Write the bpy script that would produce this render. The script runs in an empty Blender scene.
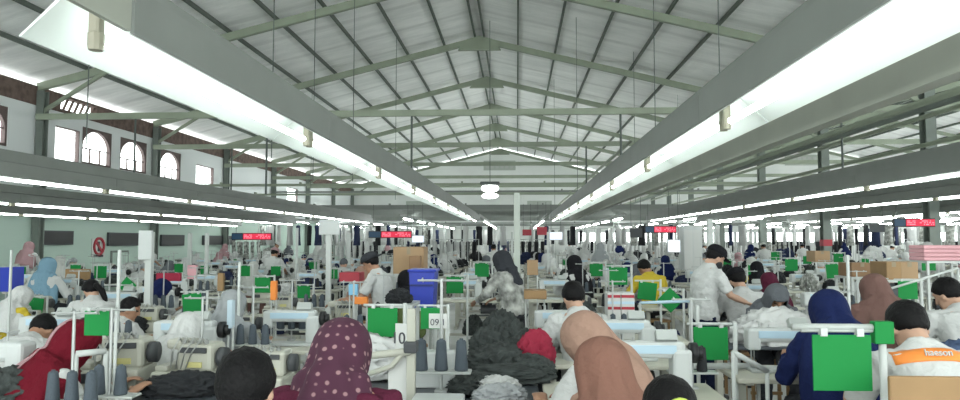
import bpy, bmesh, math, random
from mathutils import Vector, Matrix, noise, Euler
PI = math.pi
S = bpy.context.scene
COL = S.collection
F = 693.0; H = 1.68
YAW = math.atan(37/693); PITCH = math.atan(41/693)

# workshop scene: modifiers are evaluated there, then the finished mesh is taken over
TS = bpy.data.scenes.new('bench')
def bake(o):
    TS.collection.objects.link(o); vl = TS.view_layers[0]; vl.update()
    out = bpy.data.meshes.new_from_object(o.evaluated_get(vl.depsgraph)); bpy.data.objects.remove(o); return out
# ------------------------------------------------------------------ camera
cd = bpy.data.cameras.new('camera'); cam = bpy.data.objects.new('camera', cd); COL.objects.link(cam)
cam.location = (0, 0, H); cam.rotation_euler = (PI/2+PITCH, 0, YAW)
cd.sensor_width = 36; cd.lens = 36*F/960; cd.clip_start = .05; cd.clip_end = 500
S.camera = cam
RM = Euler((PI/2+PITCH, 0, YAW)).to_matrix()
def ray(px, py): return RM @ Vector(((px-480)/F, (200-py)/F, -1))
def at(px, py, Y):
    d = ray(px, py); t = Y/d.y
    return Vector((d.x*t, Y, H+d.z*t))
def atx(px, py, X):
    d = ray(px, py); t = X/d.x
    return Vector((X, d.y*t, H+d.z*t))
def gx(px, Y): return at(px, 241, Y).x
def pxw(w, Y): return w*Y/F

# ------------------------------------------------------------------ materials
M = {}
def mat(name, col, rough=.6, metal=0, emit=None, es=0, spec=.4, bump=0, bs=30, var=0, vs=6, sheen=0):
    if name not in ('floor','white_wall','reflector','tray_grey','black','column_grey','steel_green','purlin'): col = tuple(c*.80 for c in col)
    m = bpy.data.materials.new(name); m.use_nodes = True
    nt = m.node_tree; b = nt.nodes['Principled BSDF']
    b.inputs['Base Color'].default_value = (*col, 1); b.inputs['Roughness'].default_value = rough
    b.inputs['Metallic'].default_value = metal; b.inputs['Specular IOR Level'].default_value = spec
    if emit: b.inputs['Emission Color'].default_value = (*emit, 1); b.inputs['Emission Strength'].default_value = es
    if var or bump:
        tc = nt.nodes.new('ShaderNodeTexCoord')
    if var:
        n = nt.nodes.new('ShaderNodeTexNoise'); n.inputs['Scale'].default_value = vs; n.inputs['Detail'].default_value = 5
        nt.links.new(tc.outputs['Object'], n.inputs['Vector'])
        r = nt.nodes.new('ShaderNodeValToRGB'); r.color_ramp.elements[0].position = .3; r.color_ramp.elements[1].position = .7
        r.color_ramp.elements[0].color = (*[max(0, c*(1-var)) for c in col], 1)
        r.color_ramp.elements[1].color = (*[min(1, c*(1+var*.6)) for c in col], 1)
        nt.links.new(n.outputs['Fac'], r.inputs['Fac']); nt.links.new(r.outputs['Color'], b.inputs['Base Color'])
    if bump:
        n2 = nt.nodes.new('ShaderNodeTexNoise'); n2.inputs['Scale'].default_value = bs; n2.inputs['Detail'].default_value = 6
        nt.links.new(tc.outputs['Object'], n2.inputs['Vector'])
        bp = nt.nodes.new('ShaderNodeBump'); bp.inputs['Strength'].default_value = bump; bp.inputs['Distance'].default_value = .05 if name[:2] in ('f_','cl') else .02
        nt.links.new(n2.outputs['Fac'], bp.inputs['Height']); nt.links.new(bp.outputs['Normal'], b.inputs['Normal'])
    M[name] = m
    return m
mat('floor', (.55,.56,.55), .45, bump=.05, var=.15, vs=1.5)
mat('white_wall', (.80,.82,.80), .8, var=.05, vs=.8)
mat('brick', (.19,.135,.115), .9, var=.4, vs=5)
mat('window_frame', (.17,.125,.12), .7)
mat('steel_green', (.27,.31,.235), .5, var=.12, vs=2)
mat('steel_pale', (.55,.60,.54), .5)
mat('purlin', (.105,.125,.105), .6)
mat('steel_dark', (.10,.12,.11), .5)
mat('column_grey', (.16,.185,.165), .6, var=.12, vs=3)
mat('tray_grey', (.20,.215,.20), .5, .0, var=.08, vs=3)
mat('tray_beige', (.40,.42,.36), .5, .0, var=.08, vs=3)
mat('reflector', (.72,.77,.74), .4)
mat('tube', (.95,1,.97), .4, emit=(.93,1,.97), es=9)
mat('tube_bare', (.95,1,.97), .4, emit=(.93,1,.97), es=30)
mat('highbay', (1,1,1), .4, emit=(.97,1,.98), es=6)
mat('socket', (.36,.34,.26), .5)
mat('white_paint', (.58,.61,.59), .4)
mat('white_plastic', (.60,.63,.62), .35, var=.04)
mat('beige_plastic', (.48,.48,.41), .4, var=.05)
mat('machine_grey', (.46,.49,.47), .35)
mat('blue_trim', (.22,.50,.72), .4)
mat('blue_pale', (.50,.68,.80), .4)
mat('black', (.012,.013,.014), .45)
mat('dark_rubber', (.03,.032,.035), .6)
mat('dark_grey', (.06,.065,.07), .55)
mat('thread_slate', (.075,.095,.115), .8, bump=.3, bs=90)
mat('thread_black', (.02,.022,.025), .8)
mat('thread_white', (.70,.70,.66), .8)
mat('green', (.009,.235,.05), .6, spec=.2)
mat('green_dark', (.008,.20,.035), .55)
mat('table_top', (.60,.59,.50), .45)
mat('table_dark', (.055,.065,.075), .4)
mat('table_edge', (.33,.27,.18), .6)
mat('steel', (.5,.52,.5), .3, .8)
mat('chrome', (.50,.52,.51), .45, .6)
mat('leg_beige', (.50,.50,.43), .5)
mat('wood', (.36,.22,.10), .6, var=.15, vs=4)
mat('cardboard', (.42,.28,.16), .8, var=.06)
mat('cardboard_dark', (.30,.18,.10), .8)
mat('blue_bin', (.02,.045,.42), .45)
mat('blue_dark', (.015,.03,.16), .6)
mat('red_cloth', (.34,.018,.05), .8, bump=.3)
mat('paper', (.64,.65,.63), .8)
mat('paper_blue', (.50,.62,.70), .7)
mat('ink', (.07,.07,.08), .8)
mat('pink', (.78,.42,.46), .7)
mat('sign_red', (.42,.03,.05), .5)
mat('led_red', (.35,.01,.03), .5, emit=(1,.03,.09), es=.45)
mat('led_dots', (.6,.05,.08), .5, emit=(1,.25,.32), es=.9)
mat('led_blue', (.01,.03,.07), .4, emit=(.02,.12,.22), es=.15)
mat('screen', (.5,.5,.6), .4, emit=(.8,.85,1), es=.8)
mat('orange', (.90,.28,.05), .6)
mat('cloth_white', (.62,.63,.62), .85, bump=.5, bs=12)
mat('cloth_grey', (.40,.42,.43), .85, bump=.35, bs=12)
mat('cloth_green', (.055,.065,.062), .9, bump=.5, bs=14, var=.5, vs=9)
mat('cloth_black', (.018,.02,.023), .9, bump=.4, bs=12)
mat('cloth_navy', (.02,.03,.08), .9, bump=.4, bs=12)
mat('cloth_denim', (.055,.09,.17), .9, bump=.3, bs=12)
mat('cloth_yellow', (.75,.55,.03), .8)
mat('cloth_camo', (.42,.43,.40), .9, var=.75, vs=10)
mat('yellow_part', (.62,.58,.25), .5)
mat('skin', (.42,.23,.145), .55)
mat('skin_light', (.55,.34,.24), .55)
mat('lips', (.30,.11,.09), .5)
mat('eye', (.02,.015,.012), .3)
mat('hair', (.006,.0055,.006), .6, spec=.15, bump=.4, bs=60)
mat('scrunchie', (.55,.66,.10), .7, bump=.5, bs=80)
mat('mask_black', (.015,.016,.018), .7)
for k, c in dict(white=(.60,.61,.60), offwhite=(.56,.57,.54), grey=(.13,.14,.155), lightgrey=(.34,.36,.37), navy=(.012,.020,.080), darknavy=(.012,.017,.045),
                 black=(.014,.014,.017), brown=(.235,.12,.09), tan=(.37,.235,.18), mauve=(.20,.115,.10), crimson=(.135,.008,.018), maroon=(.10,.018,.04),
                 sky=(.20,.34,.44), pink=(.45,.28,.30), olive=(.20,.25,.10), ochre=(.50,.28,.10), yellow=(.60,.46,.05), teal=(.03,.14,.14),
                 charcoal=(.04,.043,.05), purple=(.30,.20,.36), khaki=(.42,.37,.27)).items():
    mat('f_'+k, c, .9, spec=.12, bump=.9, bs=8)
# roof foil
m = bpy.data.materials.new('roof_foil'); m.use_nodes = True; nt = m.node_tree; b = nt.nodes['Principled BSDF']
tc = nt.nodes.new('ShaderNodeTexCoord'); mp = nt.nodes.new('ShaderNodeMapping'); mp.inputs['Scale'].default_value = (.35, 1.6, .35)
n1 = nt.nodes.new('ShaderNodeTexNoise'); n1.inputs['Scale'].default_value = 1.3; n1.inputs['Detail'].default_value = 7; n1.inputs['Roughness'].default_value = .7
wv = nt.nodes.new('ShaderNodeTexWave'); wv.bands_direction = 'Y'; wv.inputs['Scale'].default_value = .16; wv.inputs['Distortion'].default_value = 1.2; wv.inputs['Detail'].default_value = 3
nt.links.new(tc.outputs['Object'], mp.inputs[0]); nt.links.new(mp.outputs[0], n1.inputs['Vector']); nt.links.new(tc.outputs['Object'], wv.inputs['Vector'])
r1 = nt.nodes.new('ShaderNodeValToRGB'); r1.color_ramp.elements[0].position = .33; r1.color_ramp.elements[0].color = (.76,.77,.76,1); r1.color_ramp.elements[1].position = .65; r1.color_ramp.elements[1].color = (.97,.97,.96,1)
r2 = nt.nodes.new('ShaderNodeValToRGB'); r2.color_ramp.elements[0].position = .0; r2.color_ramp.elements[0].color = (.72,.72,.72,1); r2.color_ramp.elements[1].position = .07; r2.color_ramp.elements[1].color = (1,1,1,1)
mx = nt.nodes.new('ShaderNodeMix'); mx.data_type = 'RGBA'; mx.blend_type = 'MULTIPLY'; mx.inputs[0].default_value = .6
nt.links.new(n1.outputs['Fac'], r1.inputs[0]); nt.links.new(wv.outputs['Fac'], r2.inputs[0]); nt.links.new(r1.outputs[0], mx.inputs[6]); nt.links.new(r2.outputs[0], mx.inputs[7])
nt.links.new(mx.outputs[2], b.inputs['Base Color']); b.inputs['Roughness'].default_value = .5
bp = nt.nodes.new('ShaderNodeBump'); bp.inputs['Strength'].default_value = .5; bp.inputs['Distance'].default_value = .08
nt.links.new(n1.outputs['Fac'], bp.inputs['Height']); nt.links.new(bp.outputs[0], b.inputs['Normal']); M['roof_foil'] = m
# left wall: green dado paint below, white above (object space z)
def twotone(name, lo, hi, z):
    m = bpy.data.materials.new(name); m.use_nodes = True; nt = m.node_tree; b = nt.nodes['Principled BSDF']
    tc = nt.nodes.new('ShaderNodeTexCoord'); sp = nt.nodes.new('ShaderNodeSeparateXYZ'); gt = nt.nodes.new('ShaderNodeMath'); gt.operation = 'GREATER_THAN'; gt.inputs[1].default_value = z
    mx = nt.nodes.new('ShaderNodeMix'); mx.data_type = 'RGBA'; mx.inputs[6].default_value = (*lo, 1); mx.inputs[7].default_value = (*hi, 1)
    nt.links.new(tc.outputs['Object'], sp.inputs[0]); nt.links.new(sp.outputs[2], gt.inputs[0]); nt.links.new(gt.outputs[0], mx.inputs[0])
    nt.links.new(mx.outputs[2], b.inputs['Base Color']); b.inputs['Roughness'].default_value = .7; M[name] = m
twotone('wall_two', (.42,.53,.47), (.72,.75,.75), 3.0)
# dotted maroon hijab
m = mat('f_dotted', (.055,.014,.032), .85); nt = m.node_tree; b = nt.nodes['Principled BSDF']
tc = nt.nodes.new('ShaderNodeTexCoord'); vo = nt.nodes.new('ShaderNodeTexVoronoi'); vo.inputs['Scale'].default_value = 30; vo.inputs['Randomness'].default_value = .35
nt.links.new(tc.outputs['Object'], vo.inputs['Vector']); rr = nt.nodes.new('ShaderNodeValToRGB')
rr.color_ramp.elements[0].position = .20; rr.color_ramp.elements[0].color = (.26,.15,.16,1); rr.color_ramp.elements[1].position = .30; rr.color_ramp.elements[1].color = (.055,.014,.032,1)
nt.links.new(vo.outputs['Distance'], rr.inputs[0]); nt.links.new(rr.outputs[0], b.inputs['Base Color'])
# glass
m = bpy.data.materials.new('glass'); m.use_nodes = True; nt = m.node_tree; nt.nodes.clear()
o = nt.nodes.new('ShaderNodeOutputMaterial'); t = nt.nodes.new('ShaderNodeBsdfTransparent'); g = nt.nodes.new('ShaderNodeBsdfGlossy'); g.inputs['Roughness'].default_value = .1
mx = nt.nodes.new('ShaderNodeMixShader'); mx.inputs[0].default_value = .08
nt.links.new(t.outputs[0], mx.inputs[1]); nt.links.new(g.outputs[0], mx.inputs[2]); nt.links.new(mx.outputs[0], o.inputs[0]); M['glass'] = m

# ------------------------------------------------------------------ mesh builder
class MB:
    def __init__(s): s.v = []; s.f = []; s.m = []
    def add(s, vs, fs, mi=0):
        o = len(s.v); s.v += [Vector(v) for v in vs]; s.f += [tuple(i+o for i in f) for f in fs]; s.m += [mi]*len(fs); return s
    def box(s, c, d, rot=None, mi=0, bev=0):
        x, y, z = d[0]/2, d[1]/2, d[2]/2
        if bev <= 0:
            vs = [(sx*x, sy*y, sz*z) for sz in (-1,1) for sy in (-1,1) for sx in (-1,1)]
            fs = [(0,2,3,1),(4,5,7,6),(0,1,5,4),(2,6,7,3),(0,4,6,2),(1,3,7,5)]
        else:
            b_ = min(bev, x*.9, y*.9, z*.9); vs = []; fs = []
            bm = bmesh.new(); bmesh.ops.create_cube(bm, size=1)
            bmesh.ops.scale(bm, vec=(2*x,2*y,2*z), verts=bm.verts)
            bmesh.ops.bevel(bm, geom=list(bm.edges), offset=b_, segments=2, affect='EDGES', profile=.5)
            bm.verts.index_update(); vs = [v.co.copy() for v in bm.verts]; fs = [tuple(v.index for v in f.verts) for f in bm.faces]; bm.free()
        R = rot.to_matrix() if isinstance(rot, Euler) else (rot if rot is not None else Matrix.Identity(3))
        c = Vector(c)
        return s.add([R@Vector(v)+c for v in vs], fs, mi)
    def bar(s, a, b, w, h, mi=0):
        a = Vector(a); b = Vector(b); d = (b-a); L = d.length; d.normalize()
        up = Vector((0,0,1)) if abs(d.z) < .95 else Vector((0,1,0))
        x = d.cross(up).normalized(); z = x.cross(d).normalized()
        R = Matrix((x, d, z)).transposed()
        return s.box((a+b)/2, (w, L, h), R, mi)
    def tube(s, pts, r, n=8, mi=0, cap=True, sx=1):
        pts = [Vector(p) for p in pts]; k = len(pts); rs = r if isinstance(r, (list, tuple)) else [r]*k
        vs = []; fs = []; pu = None
        for i, p in enumerate(pts):
            d = (pts[min(i+1,k-1)]-pts[max(i-1,0)]).normalized()
            if pu is None: pu = Vector((1,0,0)) if abs(d.x) < .9 else Vector((0,1,0))
            u = (pu - d*pu.dot(d)).normalized(); pu = u; w = d.cross(u)
            for j in range(n):
                a = 2*PI*j/n; vs.append(p+(u*math.cos(a)*sx+w*math.sin(a))*rs[i])
        for i in range(k-1):
            for j in range(n): fs.append((i*n+j, i*n+(j+1)%n, (i+1)*n+(j+1)%n, (i+1)*n+j))
        if cap: fs.append(tuple(range(n-1,-1,-1))); fs.append(tuple((k-1)*n+j for j in range(n)))
        return s.add(vs, fs, mi)
    def lathe(s, prof, c=(0,0,0), n=14, mi=0, R=None):
        vs = []; fs = []; k = len(prof); c = Vector(c)
        for (r, z) in prof:
            for j in range(n):
                a = 2*PI*j/n; v = Vector((r*math.cos(a), r*math.sin(a), z)); vs.append((R@v if R else v)+c)
        for i in range(k-1):
            for j in range(n): fs.append((i*n+j, i*n+(j+1)%n, (i+1)*n+(j+1)%n, (i+1)*n+j))
        fs.append(tuple(range(n-1,-1,-1))); fs.append(tuple((k-1)*n+j for j in range(n)))
        return s.add(vs, fs, mi)
    def ell(s, c, r, n=14, m=9, mi=0, R=None):
        vs = []; fs = []; c = Vector(c)
        for i in range(m+1):
            t = PI*i/m
            for j in range(n):
                a = 2*PI*j/n; v = Vector((r[0]*math.sin(t)*math.cos(a), r[1]*math.sin(t)*math.sin(a), r[2]*math.cos(t))); vs.append((R@v if R else v)+c)
        for i in range(m):
            for j in range(n): fs.append((i*n+j, (i+1)*n+j, (i+1)*n+(j+1)%n, i*n+(j+1)%n))
        return s.add(vs, fs, mi)
    def prism(s, poly, a, b, axis='y', mi=0):
        # poly of 2D points; axis y: (x,z); axis x: (y,z); axis z: (x,y)
        def mk(p, t): return {'y': (p[0], t, p[1]), 'x': (t, p[0], p[1]), 'z': (p[0], p[1], t)}[axis]
        n = len(poly); vs = [mk(p, a) for p in poly]+[mk(p, b) for p in poly]
        fs = [tuple(range(n)), tuple(range(2*n-1, n-1, -1))]+[(i, i+n, (i+1)%n+n, (i+1)%n) for i in range(n)]
        return s.add(vs, fs, mi)
    def loft(s, rings, mi=0, cap=True):
        n = len(rings[0]); vs = [v for r in rings for v in r]; fs = []
        for i in range(len(rings)-1):
            for j in range(n): fs.append((i*n+j, i*n+(j+1)%n, (i+1)*n+(j+1)%n, (i+1)*n+j))
        if cap: fs.append(tuple(range(n-1,-1,-1))); fs.append(tuple((len(rings)-1)*n+j for j in range(n)))
        return s.add(vs, fs, mi)
    def mesh(s, name, mats, smooth=False):
        me = bpy.data.meshes.new(name); me.from_pydata([tuple(v) for v in s.v], [], s.f)
        bm = bmesh.new(); bm.from_mesh(me)
        for f, mi in zip(bm.faces, s.m): f.material_index = mi; f.smooth = smooth
        bmesh.ops.remove_doubles(bm, verts=bm.verts, dist=1e-5)
        bmesh.ops.recalc_face_normals(bm, faces=bm.faces); bm.to_mesh(me); bm.free()
        for q in (mats if isinstance(mats, (list, tuple)) else [mats]): me.materials.append(M[q] if isinstance(q, str) else q)
        return me
    def build(s, name, mats, parent=None, smooth=False, loc=None, rot=None):
        return link(name, s.mesh(name, mats, smooth), parent, loc, rot)
def link(name, me, parent=None, loc=None, rot=None, mats=None):
    o = bpy.data.objects.new(name, me); COL.objects.link(o)
    if parent: o.parent = parent
    if loc is not None: o.location = loc
    if rot is not None: o.rotation_euler = rot if not isinstance(rot, (int, float)) else (0,0,rot)
    if mats:
        for i, q in mats.items():
            o.material_slots[i].link = 'OBJECT'; o.material_slots[i].material = M[q]
    return o
def tag(o, label, cat, group=None, kind=None):
    o['label'] = label; o['category'] = cat
    if group: o['group'] = group
    if kind: o['kind'] = kind
    return o
def thing(name, label, cat, loc=(0,0,0), rot=0, group=None):
    o = bpy.data.objects.new(name, None); COL.objects.link(o); o.location = loc
    o.rotation_euler = (0,0,rot) if isinstance(rot, (int, float)) else rot
    o.empty_display_size = .1
    return tag(o, label, cat, group)
def struct(name, mb, mats, smooth=False):
    o = mb.build(name, mats, None, smooth); o['kind'] = 'structure'; return o
def dup(root, loc, rot=0, label=None, group=None, mats=None, scale=None):
    r = root.copy(); COL.objects.link(r); r.location = loc; r.rotation_euler = (0,0,rot) if isinstance(rot, (int, float)) else rot
    if scale: r.scale = (scale,)*3 if isinstance(scale, (int, float)) else scale
    if label: r['label'] = label
    if group: r['group'] = group
    for ch in list(root.children):
        c = ch.copy(); COL.objects.link(c); c.parent = r
        for g in ch.children: d = g.copy(); COL.objects.link(d); d.parent = c
    return r
ORD = ['nearest','second','third','fourth','fifth','sixth','seventh','eighth','ninth','tenth','eleventh','twelfth','thirteenth','fourteenth','fifteenth','sixteenth','seventeenth','eighteenth','nineteenth','twentieth'] + [f'{k}th' for k in range(21,60)]
def text_mesh(txt, size, m, name='lettering', parent=None, loc=(0,0,0), rot=(PI/2,0,0), ext=.002):
    cu = bpy.data.curves.new('t', 'FONT'); cu.body = txt; cu.size = size; cu.extrude = ext; cu.align_x = 'CENTER'; cu.align_y = 'CENTER'
    me = bake(bpy.data.objects.new('t', cu))
    me.materials.clear(); me.materials.append(M[m]); return link(name, me, parent, loc, rot)
def wallpanel(axis, c0, c1, u0, u1, z0, z1, holes):
    us = sorted({u0,u1,*[h[0] for h in holes],*[h[1] for h in holes]}); zs = sorted({z0,z1,*[h[2] for h in holes],*[h[3] for h in holes]})
    mb = MB()
    for i in range(len(us)-1):
        for j in range(len(zs)-1):
            cu, cz = (us[i]+us[i+1])/2, (zs[j]+zs[j+1])/2
            if any(h[0] < cu < h[1] and h[2] < cz < h[3] for h in holes): continue
            d = (c1-c0, us[i+1]-us[i], zs[j+1]-zs[j]); c = ((c0+c1)/2, cu, cz)
            if axis == 'y': d = (d[1], d[0], d[2]); c = (c[1], c[0], c[2])
            mb.box(c, d)
    return mb

# ------------------------------------------------------------------ shell
XL, XR, RX, EZ, RZ = -13.0, 10.4, -1.3, 6.1, 9.0
YB, YF = -8.0, 54.0
X2 = XR+(XR-XL); RX2 = (XR+X2)/2
struct('floor', MB().box(((XL+X2)/2,(YB+YF)/2,-.05), (X2-XL+1, YF-YB+1, .1)), 'floor')
def rz(x):
    if x <= RX: return EZ+(x-XL)*(RZ-EZ)/(RX-XL)
    if x <= XR: return EZ+(XR-x)*(RZ-EZ)/(XR-RX)
    if x <= RX2: return EZ+(x-XR)*(RZ-EZ)/(RX2-XR)
    return EZ+(X2-x)*(RZ-EZ)/(X2-RX2)
mb = MB()
for a, b in ((XL-.5,RX),(RX,XR),(XR,RX2),(RX2,X2)):
    za = rz(max(a,XL))-(.12 if a < XL else 0); zb = rz(b)
    mb.prism([(a,za),(b,zb),(b,zb+.06),(a,za+.06)], YB, YF+.6)
struct('ceiling', mb, 'roof_foil')
# windows on the left wall (pixel boxes)
WN = [(1,8,106,146,'arch'),(55,80,128,162,'open'),(82,112,130,166,'arch'),(120,147,140,172,'arch'),(160,181,151,180,'arch'),(196,214,166,187,'open'),(287,298,188,204,'open')]
holes = []; wins = []
for (a, b, c, d, k) in WN:
    m_ = (a+b)/2; p = atx(a, (c+d)/2, XL); q = atx(b, (c+d)/2, XL); t = atx(m_, c, XL); u = atx(m_, d, XL)
    if a < 5: p.y = q.y-1.35
    h = (p.y, q.y, u.z, t.z); holes.append(h); wins.append((h, k))
struct('wall_left', wallpanel('x', XL-.2, XL, YB, YF, 0, 5.35, holes), 'wall_two')
for i, (h, k) in enumerate(wins):
    y0, y1, z0, z1 = h; w = y1-y0
    mb = MB(); t_ = .07 if k == 'arch' else .025
    mb.box((XL-.08,y0+t_/2,(z0+z1)/2), (.12,t_,z1-z0)); mb.box((XL-.08,y1-t_/2,(z0+z1)/2), (.12,t_,z1-z0))
    mb.box((XL-.08,(y0+y1)/2,z0+t_/2), (.12,w-2*t_,t_)); mb.box((XL-.08,(y0+y1)/2,z1-t_/2), (.12,w-2*t_,t_))
    if k == 'arch':
        n = 10; cy = (y0+y1)/2; r = w/2-t_; zc = z1-t_-r*.8
        for sd in (-1, 1):
            pl = [(cy+sd*r, zc)]+[(cy+sd*r*math.cos(a*PI/2/n), zc+r*.8*math.sin(a*PI/2/n)) for a in range(1, n+1)]+[(cy+sd*r, z1-t_)]
            pts = pl[::-1] if sd > 0 else pl
            for q in range(1, len(pl)-1): mb.prism([pl[-1], pl[q-1], pl[q]], XL-.13, XL-.03, 'x')
        for q in (.33,.66): mb.box((XL-.08,y0+w*q,(z0+zc)/2), (.04,.035,zc-z0))
        mb.box((XL-.08,cy,zc), (.03,w-.1,.03))
    o = struct('window_%d' % (i+1), mb, 'window_frame')
    MB().box((XL-.10,(y0+y1)/2,(z0+z1)/2), (.006,w-.1,z1-z0-.1)).build('glass_pane', 'glass', o)
# eaves brick band with the light slit over it, a broken grille in it
mb = wallpanel('x', XL-.2, XL+.02, YB, YF, 5.35, 5.88, [(18.9,20.6,5.45,5.8)])
for q in range(7): mb.bar((XL-.08,18.9+q*.25,5.45), (XL-.08,19.1+q*.25,5.8), .05, .06)
struct('trim_1', mb, 'brick')
# far wall
hol = []
for k in range(30):
    x0 = XL+1.2+k*1.5
    if 4 < x0 and x0+1.4 < X2-.5: hol.append((x0, x0+1.38, 1.55, 2.35))
mbw = wallpanel('y', YF, YF+.2, XL, X2, 0, 5.7, hol)
for (a, r, b) in ((XL,RX,XR),(XR,RX2,X2)):
    mbw.prism([(a,5.7),(b,5.7),(b,5.75),(r-1.6,8.25),(r-1.6,7.45),(a,5.75)] if False else [(a,5.7),(b,5.7),(b,5.80),(r,8.82),(a,5.80)], YF, YF+.2)
struct('wall_far', mbw, 'white_wall')
n = 8
for (x0, x1, z0, z1) in hol:
    if z0 > 5: continue
    mb = MB(); w = x1-x0
    for xx in (x0, x0+w/2, x1): mb.box((xx,YF-.02,(z0+z1)/2), (.05,.06,z1-z0))
    for zz in (z0, z1): mb.box(((x0+x1)/2,YF-.02,zz), (w,.06,.05))
    o = struct('window_%d' % n, mb, 'white_paint'); n += 1
    MB().box(((x0+x1)/2,YF+.1,(z0+z1)/2), (w,.01,z1-z0)).build('glass_pane', 'glass', o)
for i, (x0, x1, z0, z1) in enumerate([(-2.5,-.2,7.3,7.85),(-8.6,-6.2,4.4,4.7),(.9,2.6,4.4,4.7),(20.6,22.9,7.55,8.15)]):
    mb = MB()
    mb.box(((x0+x1)/2,YF-.03,(z0+z1)/2), (x1-x0+.2,.05,z1-z0+.2), mi=1)
    nx = int((x1-x0)/.38)
    for a in range(nx):
        for b_ in range(2): mb.box((x0+(a+.5)*(x1-x0)/nx,YF-.07,z0+(b_+.5)*(z1-z0)/2), (.24,.04,(z1-z0)/2-.1), mi=0)
    tag(mb.build('ventilation_block', ['vent_lit' if 'vent_lit' in M else 'paper','steel_pale']), ['row of pale ventilation blocks high in the far gable','grey ventilation strip low on the far wall, left of the hanging lamp','grey ventilation strip low on the far wall, right of the hanging lamp','row of pale ventilation blocks in the gable of the right-hand bay'][i], 'vent')
# right-hand outer wall, only low (the upper side is open)
struct('wall_right', wallpanel('x', X2, X2+.2, 10, YF, 0, 3.0, []), 'white_wall')
# purlins
n = 2
for (a, b) in ((XL,RX),(RX,XR),(XR,RX2),(RX2,X2)):
    for k in range(1, 9):
        x = a+(b-a)*k/9+(.05)
        z = rz(x)-.07
        struct('trim_%d' % n, MB().box((x,(YB+YF)/2,z), (.055,YF-YB,.11)), 'purlin'); n += 1
for x in (RX-.16, RX+.16, RX2):
    struct('trim_%d' % n, MB().box((x,(YB+YF)/2,rz(x)-.08), (.05,YF-YB,.13)), 'purlin'); n += 1
# trusses
TY = [6,12,18,24,30,36,42,48,53.6]
for bay, (a, r, b) in enumerate(((XL,RX,XR),(XR,RX2,X2))):
    for i, Y in enumerate(TY):
        nm = ['over the main hall','in the right-hand bay'][bay]
        t = thing('roof_truss', f'pale green steel roof rafter frame {nm}, {ORD[i]} from the camera', 'roof truss', (r,Y,0))
        dz = -.24
        for (p, q) in ((a,r),(b,r)):
            MB().bar((p-r,0,rz(p)+dz), (0,0,RZ+dz), .14, .20).build('rafter', 'steel_green', t)
        MB().prism([(-.75,RZ-.62),(.75,RZ-.62),(.45,RZ-.24),(0,RZ-.12),(-.45,RZ-.24)], -.085, .085).build('gusset_plate', 'steel_green', t)
        for sd, p in ((1,a),(-1,b)):
            MB().bar((p-r,0,EZ-1.0), (p-r+sd*1.9,0,rz(p+sd*1.9)-.30), .08, .09).build('knee_brace', 'steel_green', t)
# columns
for i, Y in enumerate(TY):
    for X, nm in ((XL+.13,'against the left wall'),(XR,'between the two bays')):
        if Y < 10 and X < 0: pass
        t = thing('column', f'grey-green steel column {nm}, {ORD[i]} from the camera', 'column', (X,Y,0))
        mb = MB(); hgt = EZ-.35; w = .26 if X > 0 else .2
        mb.box((0,-w/2,hgt/2), (w,.03,hgt)); mb.box((0,w/2,hgt/2), (w,.03,hgt)); mb.box((0,0,hgt/2), (.03,w-.03,hgt))
        mb.build('shaft', 'column_grey', t); MB().box((0,0,.02), (w+.1,w+.1,.04)).build('base_plate', 'steel_dark', t)
        if X > 0 and Y == 24: MB().box((0,0,1.62), (w+.03,w+.04,.22)).build('red_band', 'sign_red', t)
# crossbeams at 5 m and their hangers
hpx = {18:[(0,265),(1,411)],24:[(0,622),(1,470)]}
for i, Y in enumerate(TY[2:-1]):
    o = MB().box(((XL+X2)/2,Y-.25,5.0), (X2-XL-.3,.10,.16)).build('crossbeam', 'steel_green')
    tag(o, f'long pale green horizontal beam across the hall, {ORD[i]} from the camera', 'beam')
for k, (px, Y, zt, zb, lb) in enumerate([(411,17.75,4.92,3.1,'dark vertical hanger rod under the nearest crossbeam, above the left lamp row'),(622,17.75,4.92,3.25,'dark vertical hanger rod under the nearest crossbeam, above the right lamp row'),
        (265,17.75,4.92,2.9,'dark vertical hanger rod under the nearest crossbeam, farther left'),(132,17.75,4.92,3.0,'dark vertical hanger rod in front of the arched windows'),
        (230,23.75,4.92,2.8,'dark hanger rod under the second crossbeam at the left'),(845,17.75,4.92,2.9,'dark hanger rod under the nearest crossbeam at the right'),
        (587,23.75,4.92,3.1,'dark hanger rod under the second crossbeam in the middle')]):
    tag(MB().tube([(gx(px,Y),Y,zb),(gx(px,Y),Y,zt)], .028, 6).build('hanger_rod', 'steel_dark'), lb, 'rod')
for k, (px, Y, zt, zb) in enumerate([(83,9,7.2,2.9),(270,10,7.8,2.9),(312,14,8.2,2.9),(352,14,8.3,2.9),(657,14,7.9,2.9),(723,11,7.7,2.95),(578,20,8.2,2.9),(636,22,7.9,2.9),(395,22,8.3,3),(310,25,8.1,3),(555,28,8.2,3),(680,26,7.7,3)]):
    x = gx(px,Y); tag(MB().tube([(x,Y,zb),(x,Y,rz(x)-.05)], .008, 5).build('hanging_wire', 'steel_dark'), 'thin dark wire dropping from the roof to the lamp trays', 'wire', 'hanging wires')
for k, (X, z, y0, y1, r, m_, lb) in enumerate([(5.2,3.45,6,52,.05,'steel_green','pale green pipe running away above the right side lamps'),(7.6,4.15,8,52,.07,'column_grey','grey pipe running away high at the right, nearer the columns'),
        (8.6,3.7,8,50,.05,'steel_green','pale green pipe running away beside the right columns'),(9.6,4.6,8,50,.06,'steel_green','highest pale green pipe running away beside the right columns'),
        (-11.6,3.35,10,50,.04,'steel_pale','pale pipe running along under the left windows'),(3.0,4.3,18,50,.05,'steel_green','pale green pipe running away right of the high lamp')]):
    tag(MB().tube([(X,y0,z),(X,y1,z)], r, 8).build('overhead_pipe', m_), lb, 'pipe')
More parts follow.
